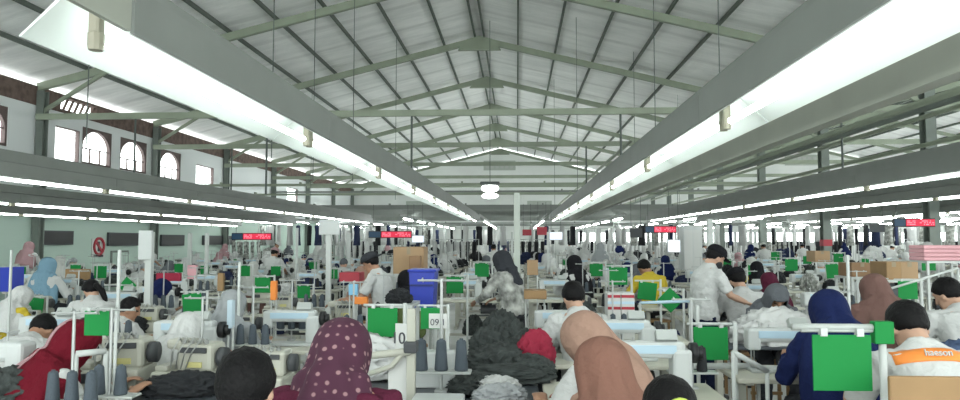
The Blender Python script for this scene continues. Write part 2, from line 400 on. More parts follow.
# cable trays across the far hall
for k, (Y, z, h, x0, x1, m_) in enumerate([(25.2,3.75,.09,-12,33,'steel_green'),(26,3.45,.07,-11,33,'steel_green'),(27,3.0,.18,-12,26,'tray_grey'),(29.5,2.86,.16,-12,28,'tray_grey'),(31,3.9,.08,-11,30,'tray_grey'),(33,2.95,.2,-12,30,'tray_grey'),(36.5,3.3,.16,-12,32,'tray_grey'),(40,2.95,.2,-12,32,'tray_grey'),(44,3.2,.24,-12,32,'tray_grey'),(48.5,2.85,.24,-12,32,'tray_grey'),(51,3.35,.2,-12,32,'tray_grey')]):
    mb = MB(); mb.box(((x0+x1)/2,Y,z), (x1-x0,.12,h))
    for xx in range(int(x0)+1, int(x1), 3): mb.box((xx,Y,z+h/2+.03), (.06,.16,.06))
    tag(mb.build('cable_tray', m_), f'long horizontal tray crossing the far hall under the far gable, {ORD[k]} from the camera', 'cable tray')

# ------------------------------------------------------------------ lamp rows
def lamp_proto(mir):
    s = mir
    t = thing('strip_lamp', 'x', 'ceiling lamp')
    L = 2.515
    MB().prism([(s*.205,.0),(s*.205,.165),(-s*.05,.175),(-s*.05,.16),(s*.19,.15),(s*.19,.0)], 0, L).build('side_plate', 'tray_grey', t)
    MB().prism([(s*.19,.0),(s*.19,.148),(-s*.05,.158),(-s*.215,.0),(-s*.21,-.004),(-s*.045,.145),(s*.18,.138),(s*.18,.0)], .005, L-.005).build('reflector', 'reflector', t)
    for q in range(2):
        y0 = .11+q*1.15
        MB().tube([(s*.05,y0,-.012),(s*.05,y0+1.145,-.012)], .019, 8).build('tube', 'tube', t, True)
    for y0 in (.0, L-.06):
        mb = MB(); mb.box((s*.05,y0+.03,.055), (.045,.04,.15), bev=.012); mb.lathe([(.024,-.02),(.027,-.0),(.027,.04),(.018,.05)], (s*.05,y0+.03,-.03), 10)
        mb.build('lamp_socket', 'socket', t)
    return t
LR = [(-1.53,2.4,2.30,9,1,'strip lamp in the big row left of the middle'),
      (1.31,2.4,-.80,10,-1,'strip lamp in the big row right of the middle'),
      (-5.9,2.4,2.0,10,1,'strip lamp in the left side row below the arched windows'),
      (-8.8,2.33,4.0,9,1,'strip lamp in the second row from the left wall'),
      (-11.6,2.3,8.0,8,1,'strip lamp in the row next to the left wall'),
      (4.75,2.4,2.0,9,-1,'strip lamp in the first side row at the right'),
      (7.1,2.4,4.5,9,-1,'strip lamp in the second side row at the right'),
      (10.9,2.4,8.0,8,-1,'strip lamp in the third side row at the right'),]
protos = {}
for ri, (X, Z, y0, n, mir, lb) in enumerate(LR):
    for k in range(n):
        Y = y0+k*2.52
        l = f'{lb}, {ORD[k]} from the camera'
        if mir not in protos:
            p = lamp_proto(mir); p.location = (X,Y,Z); p['label'] = l; p['group'] = 'hanging strip lamps'; protos[mir] = p
        else: dup(protos[mir], (X,Y,Z), 0, l, 'hanging strip lamps')
        lo = (X,Y,Z)
    if ri > 1:
        tag(MB().box((X+mir*.02,y0+n*1.26,Z+.245), (.24,n*2.52,.135)).build('cable_trunking', 'tray_grey'), lb.replace('strip lamp in','long grey trunking on top of'), 'cable trunking')
    else:
        mb = MB()
        mb.box((X+mir*.12,y0+n*1.26,Z+.20), (.10,n*2.52,.05)); tag(mb.build('lamp_rail', 'tray_grey'), lb.replace('strip lamp in','suspension rail on top of'), 'rail')
# beige duct beside the right row
tag(MB().box((1.93,12.0,2.50), (.10,26,.20)).build('cable_duct', 'tray_beige'), 'long beige cable duct beside the big right lamp row', 'cable duct')
tag(MB().box((-1.335,1.55,2.4825), (.02,1.46,.165)).build('cable_duct', 'tray_beige'), 'short grey duct end at the top left corner', 'cable duct')
# far lamps: small, one mesh each
me = MB().box((0,1.2,.08), (.05,2.4,.05), mi=0).tube([(0,.03,.0),(0,2.37,.0)], .03, 6, mi=1).mesh('strip_lamp_far', ['tray_grey','tube_bare'])
for X in (-10.5,-7.5,-4.6,-1.5,1.2,4.2,7.2,9.7,13.4,16.4,19.4,23):
    for Y in (28,32,36,40,44,48):
        if abs(X) < 3 and Y < 30: continue
        tag(link('strip_lamp', me, None, (X,Y,2.575)), 'small distant strip lamp over the far work rows', 'ceiling lamp', 'distant strip lamps')
for i, X in enumerate((-10.5,-7.5,-4.6,-1.5,1.2,4.2,7.2,9.7,13.4,16.4,19.4,23)):
    tag(MB().box((X,39.4,2.72), (.07,25,.08)).build('lamp_rail', 'tray_grey'), f'thin rail carrying the distant strip lamps, {ORD[i]} from the left wall'.replace('nearest from','first from'), 'rail')
for i, X in enumerate((13.8,16.8,20)):
    tag(MB().box((X,22,2.67), (.07,18,.08)).build('lamp_rail', 'tray_grey'), f'thin lamp rail beyond the right columns, {ORD[i]} from them', 'rail')
for X in (13.8,16.8,20):
    for Y in (14,17,20,23,26):
        tag(link('strip_lamp', me, None, (X,Y,2.525)), 'strip lamp over the rows beyond the right columns', 'ceiling lamp', 'strip lamps beyond the right columns')
# hanging high-bay lamp
p = at(490,189,22); t = thing('high_bay_lamp', 'bright square high-bay lamp hanging in the middle under the far gable', 'ceiling lamp', (p.x,22,p.z))
MB().box((0,0,.17), (.62,.3,.12), bev=.03).build('housing', 'steel_dark', t); MB().ell((0,-.02,.02), (.28,.16,.13)).ell((0,-.02,-.22), (.27,.16,.09)).build('bulb', 'highbay', t, True)
MB().tube([(0,0,.2),(0,0,rz(p.x)-p.z-.1)], .012, 5).build('cord', 'steel_dark', t)
# ------------------------------------------------------------------ people
def remesh(mb, name, vox, disp=0, seed=0, smooth_it=2, freq=9):
    me = mb.mesh('tmp', [])
    o = bpy.data.objects.new('tmp', me)
    r = o.modifiers.new('r', 'REMESH'); r.mode = 'VOXEL'; r.voxel_size = vox
    if smooth_it: q = o.modifiers.new('s', 'SMOOTH'); q.iterations = smooth_it; q.factor = .5
    out = bake(o); out.name = name; bpy.data.meshes.remove(me)
    if disp:
        nn = [v.normal.copy() for v in out.vertices]
        for v, nv in zip(out.vertices, nn):
            p = v.co*freq+Vector((seed*3.1,0,seed)); n = abs(noise.noise(p))+.5*abs(noise.noise(p*2.1))-.3
            v.co += nv*n*disp
    for p in out.polygons: p.use_smooth = True
    return out
def ringpts(c, rx, ry, n=16, R=None, k=2.3):
    out = []
    for j in range(n):
        a = 2*PI*j/n; ca, sa = math.cos(a), math.sin(a)
        v = Vector((math.copysign(abs(ca)**(2/k), ca)*rx, math.copysign(abs(sa)**(2/k), sa)*ry, 0))
        out.append((R@v if R else v)+Vector(c))
    return out
def hand(mb, w, d, side, curl=.5, sc=1.0):
    # w wrist, d forearm direction; palm, four unequal fingers and a thumb from its side
    d = Vector(d).normalized(); up = Vector((0,0,1)); x = d.cross(up)
    x = (x.normalized() if x.length > .1 else Vector((1,0,0)))*side; n = d.cross(x).normalized()
    if n.z > 0: n = -n
    Rm = Matrix((x, d, -n)).transposed(); w = Vector(w)
    mb.ell(w+d*.045*sc, (.040*sc,.052*sc,.017*sc), 12, 8, R=Rm)
    for i, (o, L) in enumerate(((-.030,.070),(-.010,.080),(.010,.075),(.029,.058))):
        b = w+d*.085*sc+x*o*sc; pts = [b-d*.03*sc, b]; dd = d.copy()
        for s_ in range(3):
            dd = (dd+n*curl*.55).normalized(); pts.append(pts[-1]+dd*L*sc/3)
        mb.tube(pts, [.0095*sc]*3+[.0085*sc,.0072*sc], 7)
    b = w+d*.02*sc-x*.032*sc
    mb.tube([b, b+(d*.6-x*.8)*.035*sc, b+(d*.9-x*.75+n*.3)*.062*sc], [.012*sc,.011*sc,.0085*sc], 7)
def body_geo(J, fem=False):
    """J: joints in local frame (facing +Y)."""
    P, N = Vector(J['pelvis']), Vector(J['neck']); up = (N-P).normalized(); side = Vector((1,0,0))
    if 'turn' in J: side = Matrix.Rotation(J['turn'], 3, 'Z')@side
    fw = up.cross(side).normalized()
    fw = -fw if fw.y < 0 and 'turn' not in J else fw
    side = fw.cross(up).normalized(); R = Matrix((side, fw, up)).transposed()
    L = (N-P).length; sw = .185 if not fem else .165
    def torso(mb, e, t0=0, t1=1.0):
        prof = [(-.16,.11,.085),(-.08,.165,.12),(0,.17,.125),(.15,.155,.115),(.32,.14,.10),(.55,.155,.11),(.78,.175,.112),(.92,sw*.95,.09),(1.0,.10,.07),(1.06,.06,.06)]
        rs = [ringpts(P+up*L*t-fw*.02*math.sin(t*PI), a+e, b+e, 18, R) for t, a, b in prof if t0 <= t <= t1]; mb.loft(rs)
    J['_'] = (P, N, up, side, fw, R, L, sw, torso)
    return J
def head_geo(mb, C, RH, s=1.0):
    mb.ell(C+RH@Vector((0,-.008,.02))*s, (.076*s,.093*s,.098*s), 18, 12, R=RH)
    mb.ell(C+RH@Vector((0,.022,-.045))*s, (.058*s,.066*s,.072*s), 16, 10, R=RH)   # jaw
    mb.tube([C+RH@Vector(p)*s for p in ((0,.082,.035),(0,.098,.0),(0,.106,-.018),(0,.088,-.026))], [.008*s,.011*s,.014*s,.008*s], 7)
    mb.ell(C+RH@Vector((0,.083,-.052))*s, (.022*s,.012*s,.010*s), 10, 6, R=RH)
    mb.ell(C+RH@Vector((0,.077,-.092))*s, (.022*s,.018*s,.016*s), 10, 6, R=RH)
    for q in (-1,1):
        mb.ell(C+RH@Vector((q*.079,-.005,-.012))*s, (.010*s,.020*s,.031*s), 8, 6, R=RH)
        mb.ell(C+RH@Vector((q*.032,.078,.042))*s, (.020*s,.011*s,.008*s), 8, 6, R=RH)
def make_person(J, name, label, cat='person', head='hijab', skin='skin', shirt='f_white', pants='f_charcoal', sleeve='short', vox=.011, far=False, extra=(), loc=(0,0,0), rot=0, seed=1, hood='f_black', group=None, mats_override=None):
    body_geo(J); P, N, up, side, fw, R, L, sw, torso = J['_']
    hp = J.get('hp', .3); hy = J.get('hy', 0)
    RH = Matrix.Rotation(hy, 3, 'Z')@Matrix.Rotation(-hp, 3, 'X')
    C = N+up*.018+RH@Vector((0,.022,.106)); J['C'] = C; J['RH'] = RH
    sh = [N-up*.055-side*sw, N-up*.055+side*sw]
    mb = MB(); torso(mb, 0); mb.tube([N-up*.05, N+up*.05, C+RH@Vector((0,-.02,-.03))], [.058,.050,.052], 12)
    head_geo(mb, C, RH)
    hd = {}
    for i, q in enumerate((-1,1)):
        E, W = Vector(J['elbow'][i]), Vector(J['wrist'][i])
        mb.tube([sh[i]+side*(-q)*.04, sh[i], (sh[i]+E)/2, E, (E*.6+W*.4), W], [.045,.052,.045,.037,.038,.026], 10)
        hand(mb, W, (W-E), q, J.get('curl', .6))
        K, A = Vector(J['knee'][i]), Vector(J['ankle'][i]); Hp = P+side*q*.09
        mb.tube([Hp, (Hp*.6+K*.4), K, (K*.6+A*.4), A], [.085,.075,.052,.052,.034], 12)
        mb.tube([A+Vector((0,-.05,-.045)), A+Vector((0,.06,-.045)), A+Vector((0,.16,-.062))], [.034,.040,.026], 10)
    bm_ = remesh(mb, 'body', vox if not far else .026, 0, smooth_it=1)
    # clothes
    mb = MB(); torso(mb, .022, .0 if J.get('tuck') else -.2, .93 if head != 'hijab' else .95)
    rs = [ringpts(P+up*L*t, a, b, 18, R) for t, a, b in ((.88,sw*1.02,.105),(.95,.145,.095),(1.0,.105,.085),(1.05,.074,.07),(1.09,.060,.060))]; mb.loft(rs)
    for i, q in enumerate((-1,1)):
        E, W = Vector(J['elbow'][i]), Vector(J['wrist'][i])
        if sleeve == 'long': mb.tube([sh[i]-side*q*.05, sh[i], (sh[i]+E)/2, E, (E*.5+W*.5), E*.06+W*.94], [.055,.062,.060,.053,.048,.040], 12)
        else: mb.tube([sh[i]-side*q*.05, sh[i], (sh[i]*.5+E*.5), sh[i]*.15+E*.85], [.055,.062,.064,.064], 12)
    sm = remesh(mb, 'shirt', .013 if not far else .03, .018 if not far else .01, seed, 2)
    mb = MB(); mb.loft([ringpts(P+up*L*t, a, b, 18, R) for t, a, b in ((-.2,.12,.10),(-.1,.178,.13),(.02,.182,.135),(.1,.165,.125))])
    for i, q in enumerate((-1,1)):
        K, A = Vector(J['knee'][i]), Vector(J['ankle'][i]); Hp = P+side*q*.09
        mb.tube([Hp, (Hp*.6+K*.4), K, (K*.6+A*.4), A*.97+K*.03], [.098,.092,.076,.07,.062], 12)
    pm = remesh(mb, 'trousers', .016 if not far else .03, .014 if not far else .006, seed+5, 1)
    mb = MB()
    for i in range(2):
        A = Vector(J['ankle'][i])
        mb.tube([A+Vector((0,-.065,-.05)), A+Vector((0,.0,-.045)), A+Vector((0,.09,-.052)), A+Vector((0,.17,-.064))], [.036,.045,.044,.026], 10)
    # headgear
    hm = None; cm = None
    if head == 'hijab': hm = hijab_mesh(J, C, RH, N, up, side, fw, seed, far)
    else: hm = hair_mesh(C, RH, seed, far, J.get('long'))
    if head == 'cap': cm = cap_mesh(C, RH, J.get('capback'))
    foot = mb.mesh('shoes', ['black'], True)
    t = thing(name, label, cat, loc, rot, group)
    def addm(nm, me, m_): me.materials.clear(); me.materials.append(M[m_]); return link(nm, me, t)
    bm_.materials.clear(); bm_.materials.append(M[skin]); bm_.materials.append(M['eye']); bm_.materials.append(M['lips'])
    for p in bm_.polygons:
        l = RH.transposed()@(p.center-C)
        if l.y > .06 and abs(abs(l.x)-.031) < .013 and abs(l.z-.018) < .007: p.material_index = 1
        if l.y > .07 and abs(l.x) < .024 and abs(l.z+.052) < .007: p.material_index = 2
    link('body', bm_, t)
    addm('shirt', sm, shirt); addm('trousers', pm, pants); link('shoes', foot, t)
    if head == 'hijab': addm('hijab', hm, hood)
    else: addm('hair', hm, 'hair')
    if cm: addm('cap', cm, hood)
    J['t'] = t
    return t
def hijab_mesh(J, C, RH, N, up, side, fw, seed, far):
    rnd = random.Random(seed); ph = rnd.random()*6; n = 56 if not far else 20; R0 = Matrix.Identity(3)
    U = RH@Vector((0,0,1)); R = Matrix((side, fw, up)).transposed(); spread = J.get('drape', 1.0); dl = J.get('drapelen', 1.0)
    def P(l): return C+RH@Vector(l)
    base = N-up*.03
    keys = [(P((0,-.012,.137)), .012,.012,RH,0),(P((0,-.012,.131)), .045,.050,RH,0),(P((0,-.012,.108)), .080,.092,RH,.0),(P((0,-.014,.065)), .101,.117,RH,.01),(P((0,-.016,.01)), .104,.122,RH,.015),
            (P((0,-.015,-.05)), .101,.116,RH,.045),(P((0,-.012,-.10)), .103,.108,RH,.08),(base+up*.055-fw*.015, .128,.118,R,.08),(base+up*.01, .175*spread,.13,R,.08),(base-up*.035, .205*spread,.14,R,.07),
            (base-up*.09, .235*spread,.155,R,.06),(base-up*(.09+.08*dl), .245*spread,.165,R,.06),(base-up*(.09+.16*dl), .245*spread,.172,R,.07),(base-up*(.09+.22*dl), .235*spread,.172,R,.08)]
    vs = []; m = len(keys)
    for i, (c, rx, ry, RR, fa) in enumerate(keys):
        for j in range(n):
            a = 2*PI*j/n; w_ = 1+fa*1.7*(.5*math.sin(5*a+ph+i*.35)+.35*math.sin(9*a+ph*2-i*.5)+.3*abs(math.sin(7*a-ph+i*.6)))+(.03+fa*.9)*noise.noise(Vector((math.cos(a)*2.5+i*.3,math.sin(a)*2.5,i*.6+seed)))
            v = Vector((math.cos(a)*rx*w_, math.sin(a)*ry*w_, 0))
            if i == m-1: v.z += .03*math.sin(3*a+ph)-(.04 if math.sin(a) < 0 else 0)
            vs.append(c+RR@v)
    fs = []
    for i in range(m-1):
        for j in range(n):
            a = 2*PI*(j+.5)/n; front = abs((a-PI/2+PI)%(2*PI)-PI)
            if i in (3,4,5) and front < (.62,.70,.55)[i-3]: continue
            fs.append((i*n+j, i*n+(j+1)%n, (i+1)*n+(j+1)%n, (i+1)*n+j))
    fs.append(tuple(range(n)))
    mb = MB().add(vs, fs); me = mb.mesh('hijab', [], True)
    o = bpy.data.objects.new('tmp', me)
    q = o.modifiers.new('t', 'SOLIDIFY'); q.thickness = .006; q.offset = 1
    if not far: q = o.modifiers.new('u', 'SUBSURF'); q.levels = 1
    out = bake(o)
    for p in out.polygons: p.use_smooth = True
    return out
def hair_mesh(C, RH, seed, far, long=False):
    mb = MB(); n, m = (28,18) if not far else (14,9); vs = []; c0 = Vector((0,-.012,.030)); r = Vector((.088,.104,.104))
    for i in range(m+1):
        t = PI*i/m
        for j in range(n):
            a = 2*PI*j/n; v = Vector((math.sin(t)*math.cos(a), math.sin(t)*math.sin(a), math.cos(t)))
            # lower edge of the hair: high at the brow, low at the nape
            lim = -.52-.50*max(0,-v.y)+1.05*max(0,v.y)
            k = 1.0
            if v.z < lim: k = max(.62, 1-(lim-v.z)*2.2)
            k *= 1+.05*noise.noise(v*4+Vector((seed,0,0)))+.025*noise.noise(v*14)
            vs.append(C+RH@(c0+Vector((v.x*r.x, v.y*r.y, v.z*r.z))*k))
    fs = [(i*n+j, (i+1)*n+j, (i+1)*n+(j+1)%n, i*n+(j+1)%n) for i in range(m) for j in range(n)]
    mb.add(vs, fs)
    if long:
        pts = [C+RH@Vector(p) for p in ((0,-.09,.03),(.0,-.135,-.01),(.03,-.155,-.09),(.05,-.14,-.18),(.06,-.12,-.27))]
        mb.tube(pts, [.02,.032,.035,.028,.010], 10)
    return mb.mesh('hair', [], True)
def cap_mesh(C, RH, back):
    s = -1 if back else 1; mb = MB(); n = 20; rs = []
    for (z, k) in ((.045,1.0),(.075,1.0),(.105,.88),(.127,.66),(.138,.35),(.141,.05)):
        rs.append([C+RH@Vector((.094*k*math.cos(2*PI*j/n), -.010+.112*k*math.sin(2*PI*j/n), z)) for j in range(n)])
    mb.loft(rs)
    bl = []
    pl = [(-.075,.07),(-.07,.12),(-.045,.165),(0,.178),(.045,.165),(.07,.12),(.075,.07)]
    mb.add([C+RH@Vector((x,s*y-.01,.052-(y-.07)*.15+.006*q-x*x*1.5)) for q in (0,1) for x, y in pl], [tuple(range(7)), tuple(range(13,6,-1))]+[(i,i+7,(i+1)%7+7,(i+1)%7) for i in range(7)])
    mb.ell(C+RH@Vector((0,-.01,.142)), (.008,.008,.005), 8, 5)
    return mb.mesh('cap', [], True)
def seated(lean=.3, hp=.35, hy=0, reach=.40, spread=.16, **k):
    Pv = Vector((0,0,.60)); N = Pv+Vector((0,math.sin(lean),math.cos(lean)))*.47
    d = dict(pelvis=Pv, neck=N, hp=hp+lean*.5, hy=hy,
        elbow=[N+Vector((-.27,.10,-.30)), N+Vector((.27,.10,-.30))], wrist=[Vector((-spread,N.y+reach-.06,.83)), Vector((spread,N.y+reach-.06,.83))],
        knee=[(-.15,.42,.55),(.15,.42,.55)], ankle=[(-.14,.36,.105),(.14,.36,.105)]); d.update(k); return d
def standing(lean=.12, hp=.3, hy=0, **k):
    Pv = Vector((0,0,.88)); N = Pv+Vector((0,math.sin(lean),math.cos(lean)))*.50
    d = dict(pelvis=Pv, neck=N, hp=hp, hy=hy, elbow=[N+Vector((-.25,.10,-.28)), N+Vector((.25,.10,-.28))], wrist=[N+Vector((-.17,.32,-.36)), N+Vector((.17,.32,-.36))],
        knee=[(-.10,.03,.48),(.10,.05,.48)], ankle=[(-.11,-.02,.105),(.12,.02,.105)]); d.update(k); return d
# ---- stool
STOOL = {}
def stool(loc, rot, label, group='stools'):
    if 'p' not in STOOL:
        t = thing('stool', label, 'stool', loc, rot, group)
        MB().box((0,0,.47), (.40,.30,.035), bev=.008).build('seat', 'wood', t)
        for x in (-.17,.17):
            for y in (-.12,.12): MB().box((x,y,.226), (.03,.03,.452)).build('leg', 'wood', t)
        MB().box((0,0,.15), (.31,.02,.03)).build('stretcher', 'wood', t)
        STOOL['p'] = t; return t
    return dup(STOOL['p'], loc, rot, label, group)
# ------------------------------------------------------------------ sewing stations
def make_table():
    t = thing('sewing_table', 'x', 'table')
    MB().box((0,0,.745), (1.06,.54,.035), bev=.01, mi=0).build('tabletop', 'table_top', t)
    for x in (-.43,.43):
        mb = MB(); mb.box((x,0,.385), (.055,.075,.665)); mb.box((x,0,.03), (.055,.50,.05)); mb.box((x,0,.715), (.06,.40,.025)); mb.build('leg', 'leg_beige', t)
    MB().box((0,.06,.20), (.80,.03,.04)).build('crossbar', 'leg_beige', t)
    MB().box((.05,-.05,.10), (.30,.22,.02), Euler((.15,0,0))).build('pedal', 'dark_grey', t)
    MB().tube([(.12,.05,.60),(.36,.05,.60)], .07, 14).box((.24,.05,.70), (.12,.08,.06)).build('motor', 'dark_grey', t)
    return t
def make_lockstitch():
    t = thing('sewing_machine', 'x', 'sewing machine')
    mb = MB(); mb.box((0,0,.012), (.50,.18,.024), bev=.006)
    mb.box((.185,0,.14), (.12,.14,.24), bev=.02); mb.box((-.02,0,.255), (.46,.115,.10), bev=.025); mb.box((-.215,0,.225), (.09,.12,.15), bev=.018)
    mb.build('machine_body', 'white_plastic', t)
    MB().box((-.02,-.062,.262), (.34,.008,.05), bev=.002).build('front_panel', 'blue_pale', t)
    MB().tube([(.245,0,.235),(.285,0,.235)], .062, 18).tube([(.285,0,.235),(.315,0,.235)], .04, 14).build('handwheel', 'black', t, True)
    mb = MB(); mb.tube([(-.225,-.0,.155),(-.225,-.0,.03)], .006, 6); mb.tube([(-.205,0,.15),(-.205,0,.045)], .005, 6); mb.box((-.215,-.01,.032), (.03,.05,.008)); mb.build('needle_bar', 'chrome', t)
    MB().box((.10,.0,.335), (.13,.06,.07), Euler((-.5,0,0)), bev=.008).build('control_box', 'machine_grey', t)
    MB().tube([(-.16,.02,.30),(-.16,.02,.345),(-.19,-.02,.35)], .005, 6).lathe([(.016,0),(.016,.004),(.004,.006),(.004,.022),(.012,.024)], (-.10,-.0,.303), 10).build('thread_guide', 'chrome', t)
    return t
def make_overlock():
    t = thing('overlock_machine', 'x', 'sewing machine')
    mb = MB(); mb.box((0,0,.05), (.34,.26,.10), bev=.015); mb.box((.05,.03,.17), (.22,.17,.16), bev=.025); mb.box((-.06,.05,.235), (.20,.10,.06), bev=.02); mb.box((-.12,0,.115), (.08,.20,.03), bev=.008); mb.build('machine_body', 'beige_plastic', t)
    MB().box((-.10,-.135,.06), (.10,.012,.05), bev=.003).box((.05,-.06,.215), (.16,.012,.03), bev=.003).tube([(.10,-.13,.07),(.10,-.15,.07)], .022, 10).build('front_fittings', 'dark_grey', t)
    MB().tube([(.17,.02,.17),(.21,.02,.17)], .055, 16).build('handwheel', 'dark_grey', t, True)
    mb = MB()
    for q in range(4): mb.tube([(-.02+q*.045,-.06,.26),(-.02+q*.045,-.08,.29),(-.05+q*.04,-.11,.21),(-.06+q*.03,-.10,.12)], .004, 5)
    for q in range(4): mb.lathe([(.014,0),(.014,.018),(.004,.02),(.004,.03)], (-.02+q*.045,-.03,.25), 10)
    mb.build('thread_tension_set', 'steel', t)
    mb = MB(); mb.tube([(-.13,.02,.22),(-.13,.02,.10)], .008, 6); mb.box((-.13,-.03,.105), (.03,.07,.01)); mb.build('needle_bar', 'chrome', t)
    MB().box((.06,-.063,.135), (.09,.01,.03)).build('cover_plate', 'yellow_part', t)
    return t
def make_thread_stand():
    t = thing('thread_stand', 'x', 'thread stand')
    MB().tube([(0,0,0),(0,0,.56)], .008, 8).box((0,0,.006), (.06,.06,.012)).build('pole', 'chrome', t)
    MB().box((0,0,.10), (.30,.10,.012), bev=.003).build('cone_tray', 'machine_grey', t)
    mb = MB(); mb.tube([(-.12,0,.55),(.12,0,.55)], .006, 6)
    for x in (-.1,0,.1): mb.tube([(x,0,.55),(x,.04,.56),(x,.05,.54)], .004, 5)
    mb.build('guide_arm', 'chrome', t)
    return t
def make_board():
    t = thing('signal_board', 'x', 'signal board')
    MB().tube([(0,0,0),(0,0,1.22)], .017, 8).build('pole', 'white_paint', t, True)
    MB().tube([(0,0,1.20),(-.36,0,1.20)], .012, 8).build('arm', 'white_paint', t, True)
    mb = MB().box((-.19,-.02,1.055), (.26,.010,.25), bev=.003); mb.build('board', 'green', t)
    mb = MB(); 
    for x in (-.27,-.11): MB().box((x,-.018,1.192), (.03,.03,.035)).build('clip', 'white_plastic', t)
    return t
def cone_mesh(m_): return MB().lathe([(.036,0),(.038,.01),(.036,.03),(.027,.155),(.022,.165),(.012,.166),(.010,.175)], n=14).mesh('thread_cone', m_, True)
def crumple(seed, sx, sy, sz, m_, sub=4, amp=.35, fr=2.6, flat=True):
    bm = bmesh.new(); bmesh.ops.create_icosphere(bm, subdivisions=sub, radius=1)
    for v in bm.verts:
        p = Vector((v.co.x*fr*.55+v.co.y*fr*.5,v.co.y*fr-v.co.x*.6,v.co.z*fr))+Vector((seed*7.3,seed*1.7,0)); n = 1-abs(noise.noise(p))*2; n2 = 1-abs(noise.noise(p*2.3+Vector((3,1,2))))*2
        k = 1+amp*(n*.6+n2*.35-.5)
        c = v.co*k; v.co = Vector((c.x*sx, c.y*sy, max(c.z, -.35)*sz if flat else c.z*sz))
    zmin = min(v.co.z for v in bm.verts)
    for v in bm.verts: v.co.z -= zmin
    me = bpy.data.meshes.new('cloth'); bm.to_mesh(me); bm.free(); me.materials.append(M[m_])
    for p in me.polygons: p.use_smooth = True
    return me
def joined(root):
    """one mesh from a thing's parts, for the small far copies"""
    mb = bmesh.new(); mats = []
    for ch in root.children:
        me = ch.data; o = len(mb.verts); tmp = bmesh.new(); tmp.from_mesh(me); sl = [s.material for s in ch.material_slots]
        idx = []
        for q in sl:
            if q not in mats or root.get('keep'): mats.append(q)
            idx.append(len(mats)-1 if root.get('keep') else mats.index(q))
        for f in tmp.faces: f.material_index = idx[f.material_index] if idx else 0
        m2 = bpy.data.meshes.new('j'); tmp.to_mesh(m2); tmp.free(); mb.from_mesh(m2); bpy.data.meshes.remove(m2)
    out = bpy.data.meshes.new(root.name); mb.to_mesh(out); mb.free()
    for q in mats: out.materials.append(q)
    return out
def kill(root):
    for ch in list(root.children): bpy.data.objects.remove(ch)
    bpy.data.objects.remove(root)
# ------------------------------------------------------------------ reusable protos
rnd = random.Random(7)
def ptop(J): return (J['C']+J['RH']@Vector((0,0,.125))).z
occ = []
def free(x, y, rx, ry): return all(abs(x-a) >= rx+c or abs(y-b) >= ry+d for a, b, c, d in occ)
PROTO = {}
def place(kind, maker, loc, rot=0, label='', group=None, scale=None):
    if kind not in PROTO:
        t = maker(); PROTO[kind] = t; t.location = loc; t.rotation_euler = (0,0,rot); t['label'] = label
        if group: t['group'] = group
        if scale: t.scale = (scale,)*3
        return t
    r = dup(PROTO[kind], loc, rot, label, group, scale=scale or 1.0)
    if not group and 'group' in r: del r['group']
    return r
cones = {k: cone_mesh(k) for k in ('thread_slate','thread_black','thread_white')}
def cone(loc, m_, label, s=1.0, group=None):
    o = link('thread_cone', cones[m_], None, loc); o.scale = (s,)*3
    return tag(o, label, 'thread cone', group)
def at_top(px, py, ztop, Y=None):
    """ground spot of something ztop high whose top shows at (px, py)"""
    if Y is None: Y = F*(H-ztop)/(py-241)
    return gx(px, Y), Y
# ------------------------------------------------------------------ the people one can make out
def person(label, px, py, J, Y=None, rot=0, st=None, st_label=None, dx=0, name='person', **k):
    body_geo(J); P, N, up, side, fw, R, L, sw, torso = J['_']
    RH = Matrix.Rotation(J.get('hy', 0), 3, 'Z')@Matrix.Rotation(-J.get('hp', .3), 3, 'X')
    C = N+up*.018+RH@Vector((0,.022,.106)); top = (C+RH@Vector((0,-.01,.128))).z
    if Y is None: Y = F*(H-top)/(py-241); s = 1.0
    else: s = max(.84, min(1.1, (H-(py-241)*Y/F)/top))
    x = gx(px, Y); off = Matrix.Rotation(rot, 3, 'Z')@Vector((C.x, C.y, 0))*s
    loc = (x-off.x, Y-off.y, 0)
    t = make_person(J, name, label, loc=loc, rot=rot, **k); t.scale = (s,)*3
    occ.append((loc[0], loc[1]+.1, .30, .35))
    if st: stool((loc[0], loc[1], 0), rot, st)
    return t, loc
W = 'white'
P1 = person('person with short black hair, lowest in front left of the middle, back of head only', 249, 350, seated(.15,.15), head='hair', shirt='f_white', seed=2, skin='skin_light', Y=2.16, st='wooden stool under the black-haired person at the very front')
P2 = person('seated person in a maroon headscarf with pale dots beside the black-haired person', 343, 332, seated(.38,.6,drape=.72,drapelen=1.4), hood='f_dotted', shirt='f_maroon', sleeve='long', seed=4, Y=2.75, st='wooden stool under the person in the dotted maroon headscarf')
P3 = person('person in a crimson headscarf with white piping, bent over at the left', 80, 328, seated(.62,.30,0,drape=1.15,drapelen=2.0,wrist=[(-.12,.62,.80),(.2,.60,.80)]), hood='f_crimson', shirt='f_white', sleeve='long', seed=6, Y=3.9, rot=-.75, st='wooden stool under the person in the crimson headscarf')
P4 = person('person in a light brown headscarf, behind the darker brown headscarf', 585, 320, seated(.4,.6,drape=1.0,drapelen=1.5,wrist=[(-.2,.38,.80),(.1,.42,.80)]), hood='f_tan', shirt='f_white', sleeve='long', seed=9, Y=3.6, rot=.75, st='wooden stool under the person in the light brown headscarf')
P5 = person('person in a brown headscarf and white shirt in the front row', 601, 343, seated(.12,.5,drape=.8,drapelen=1.1,wrist=[(-.14,.30,.72),(.14,.30,.72)]), hood='f_brown', shirt='f_white', sleeve='long', seed=11, Y=2.75, rot=.25, st='wooden stool under the person in the brown headscarf')
P6 = person('person with dark hair and a yellow scrunchie at the bottom edge', 667, 373, seated(.1,.1,wrist=[(-.14,.28,.70),(.14,.28,.70)]), head='hair', shirt='f_charcoal', seed=12, Y=2.2, st='wooden stool under the person with the scrunchie', vox=.012)
t6 = P6[0]
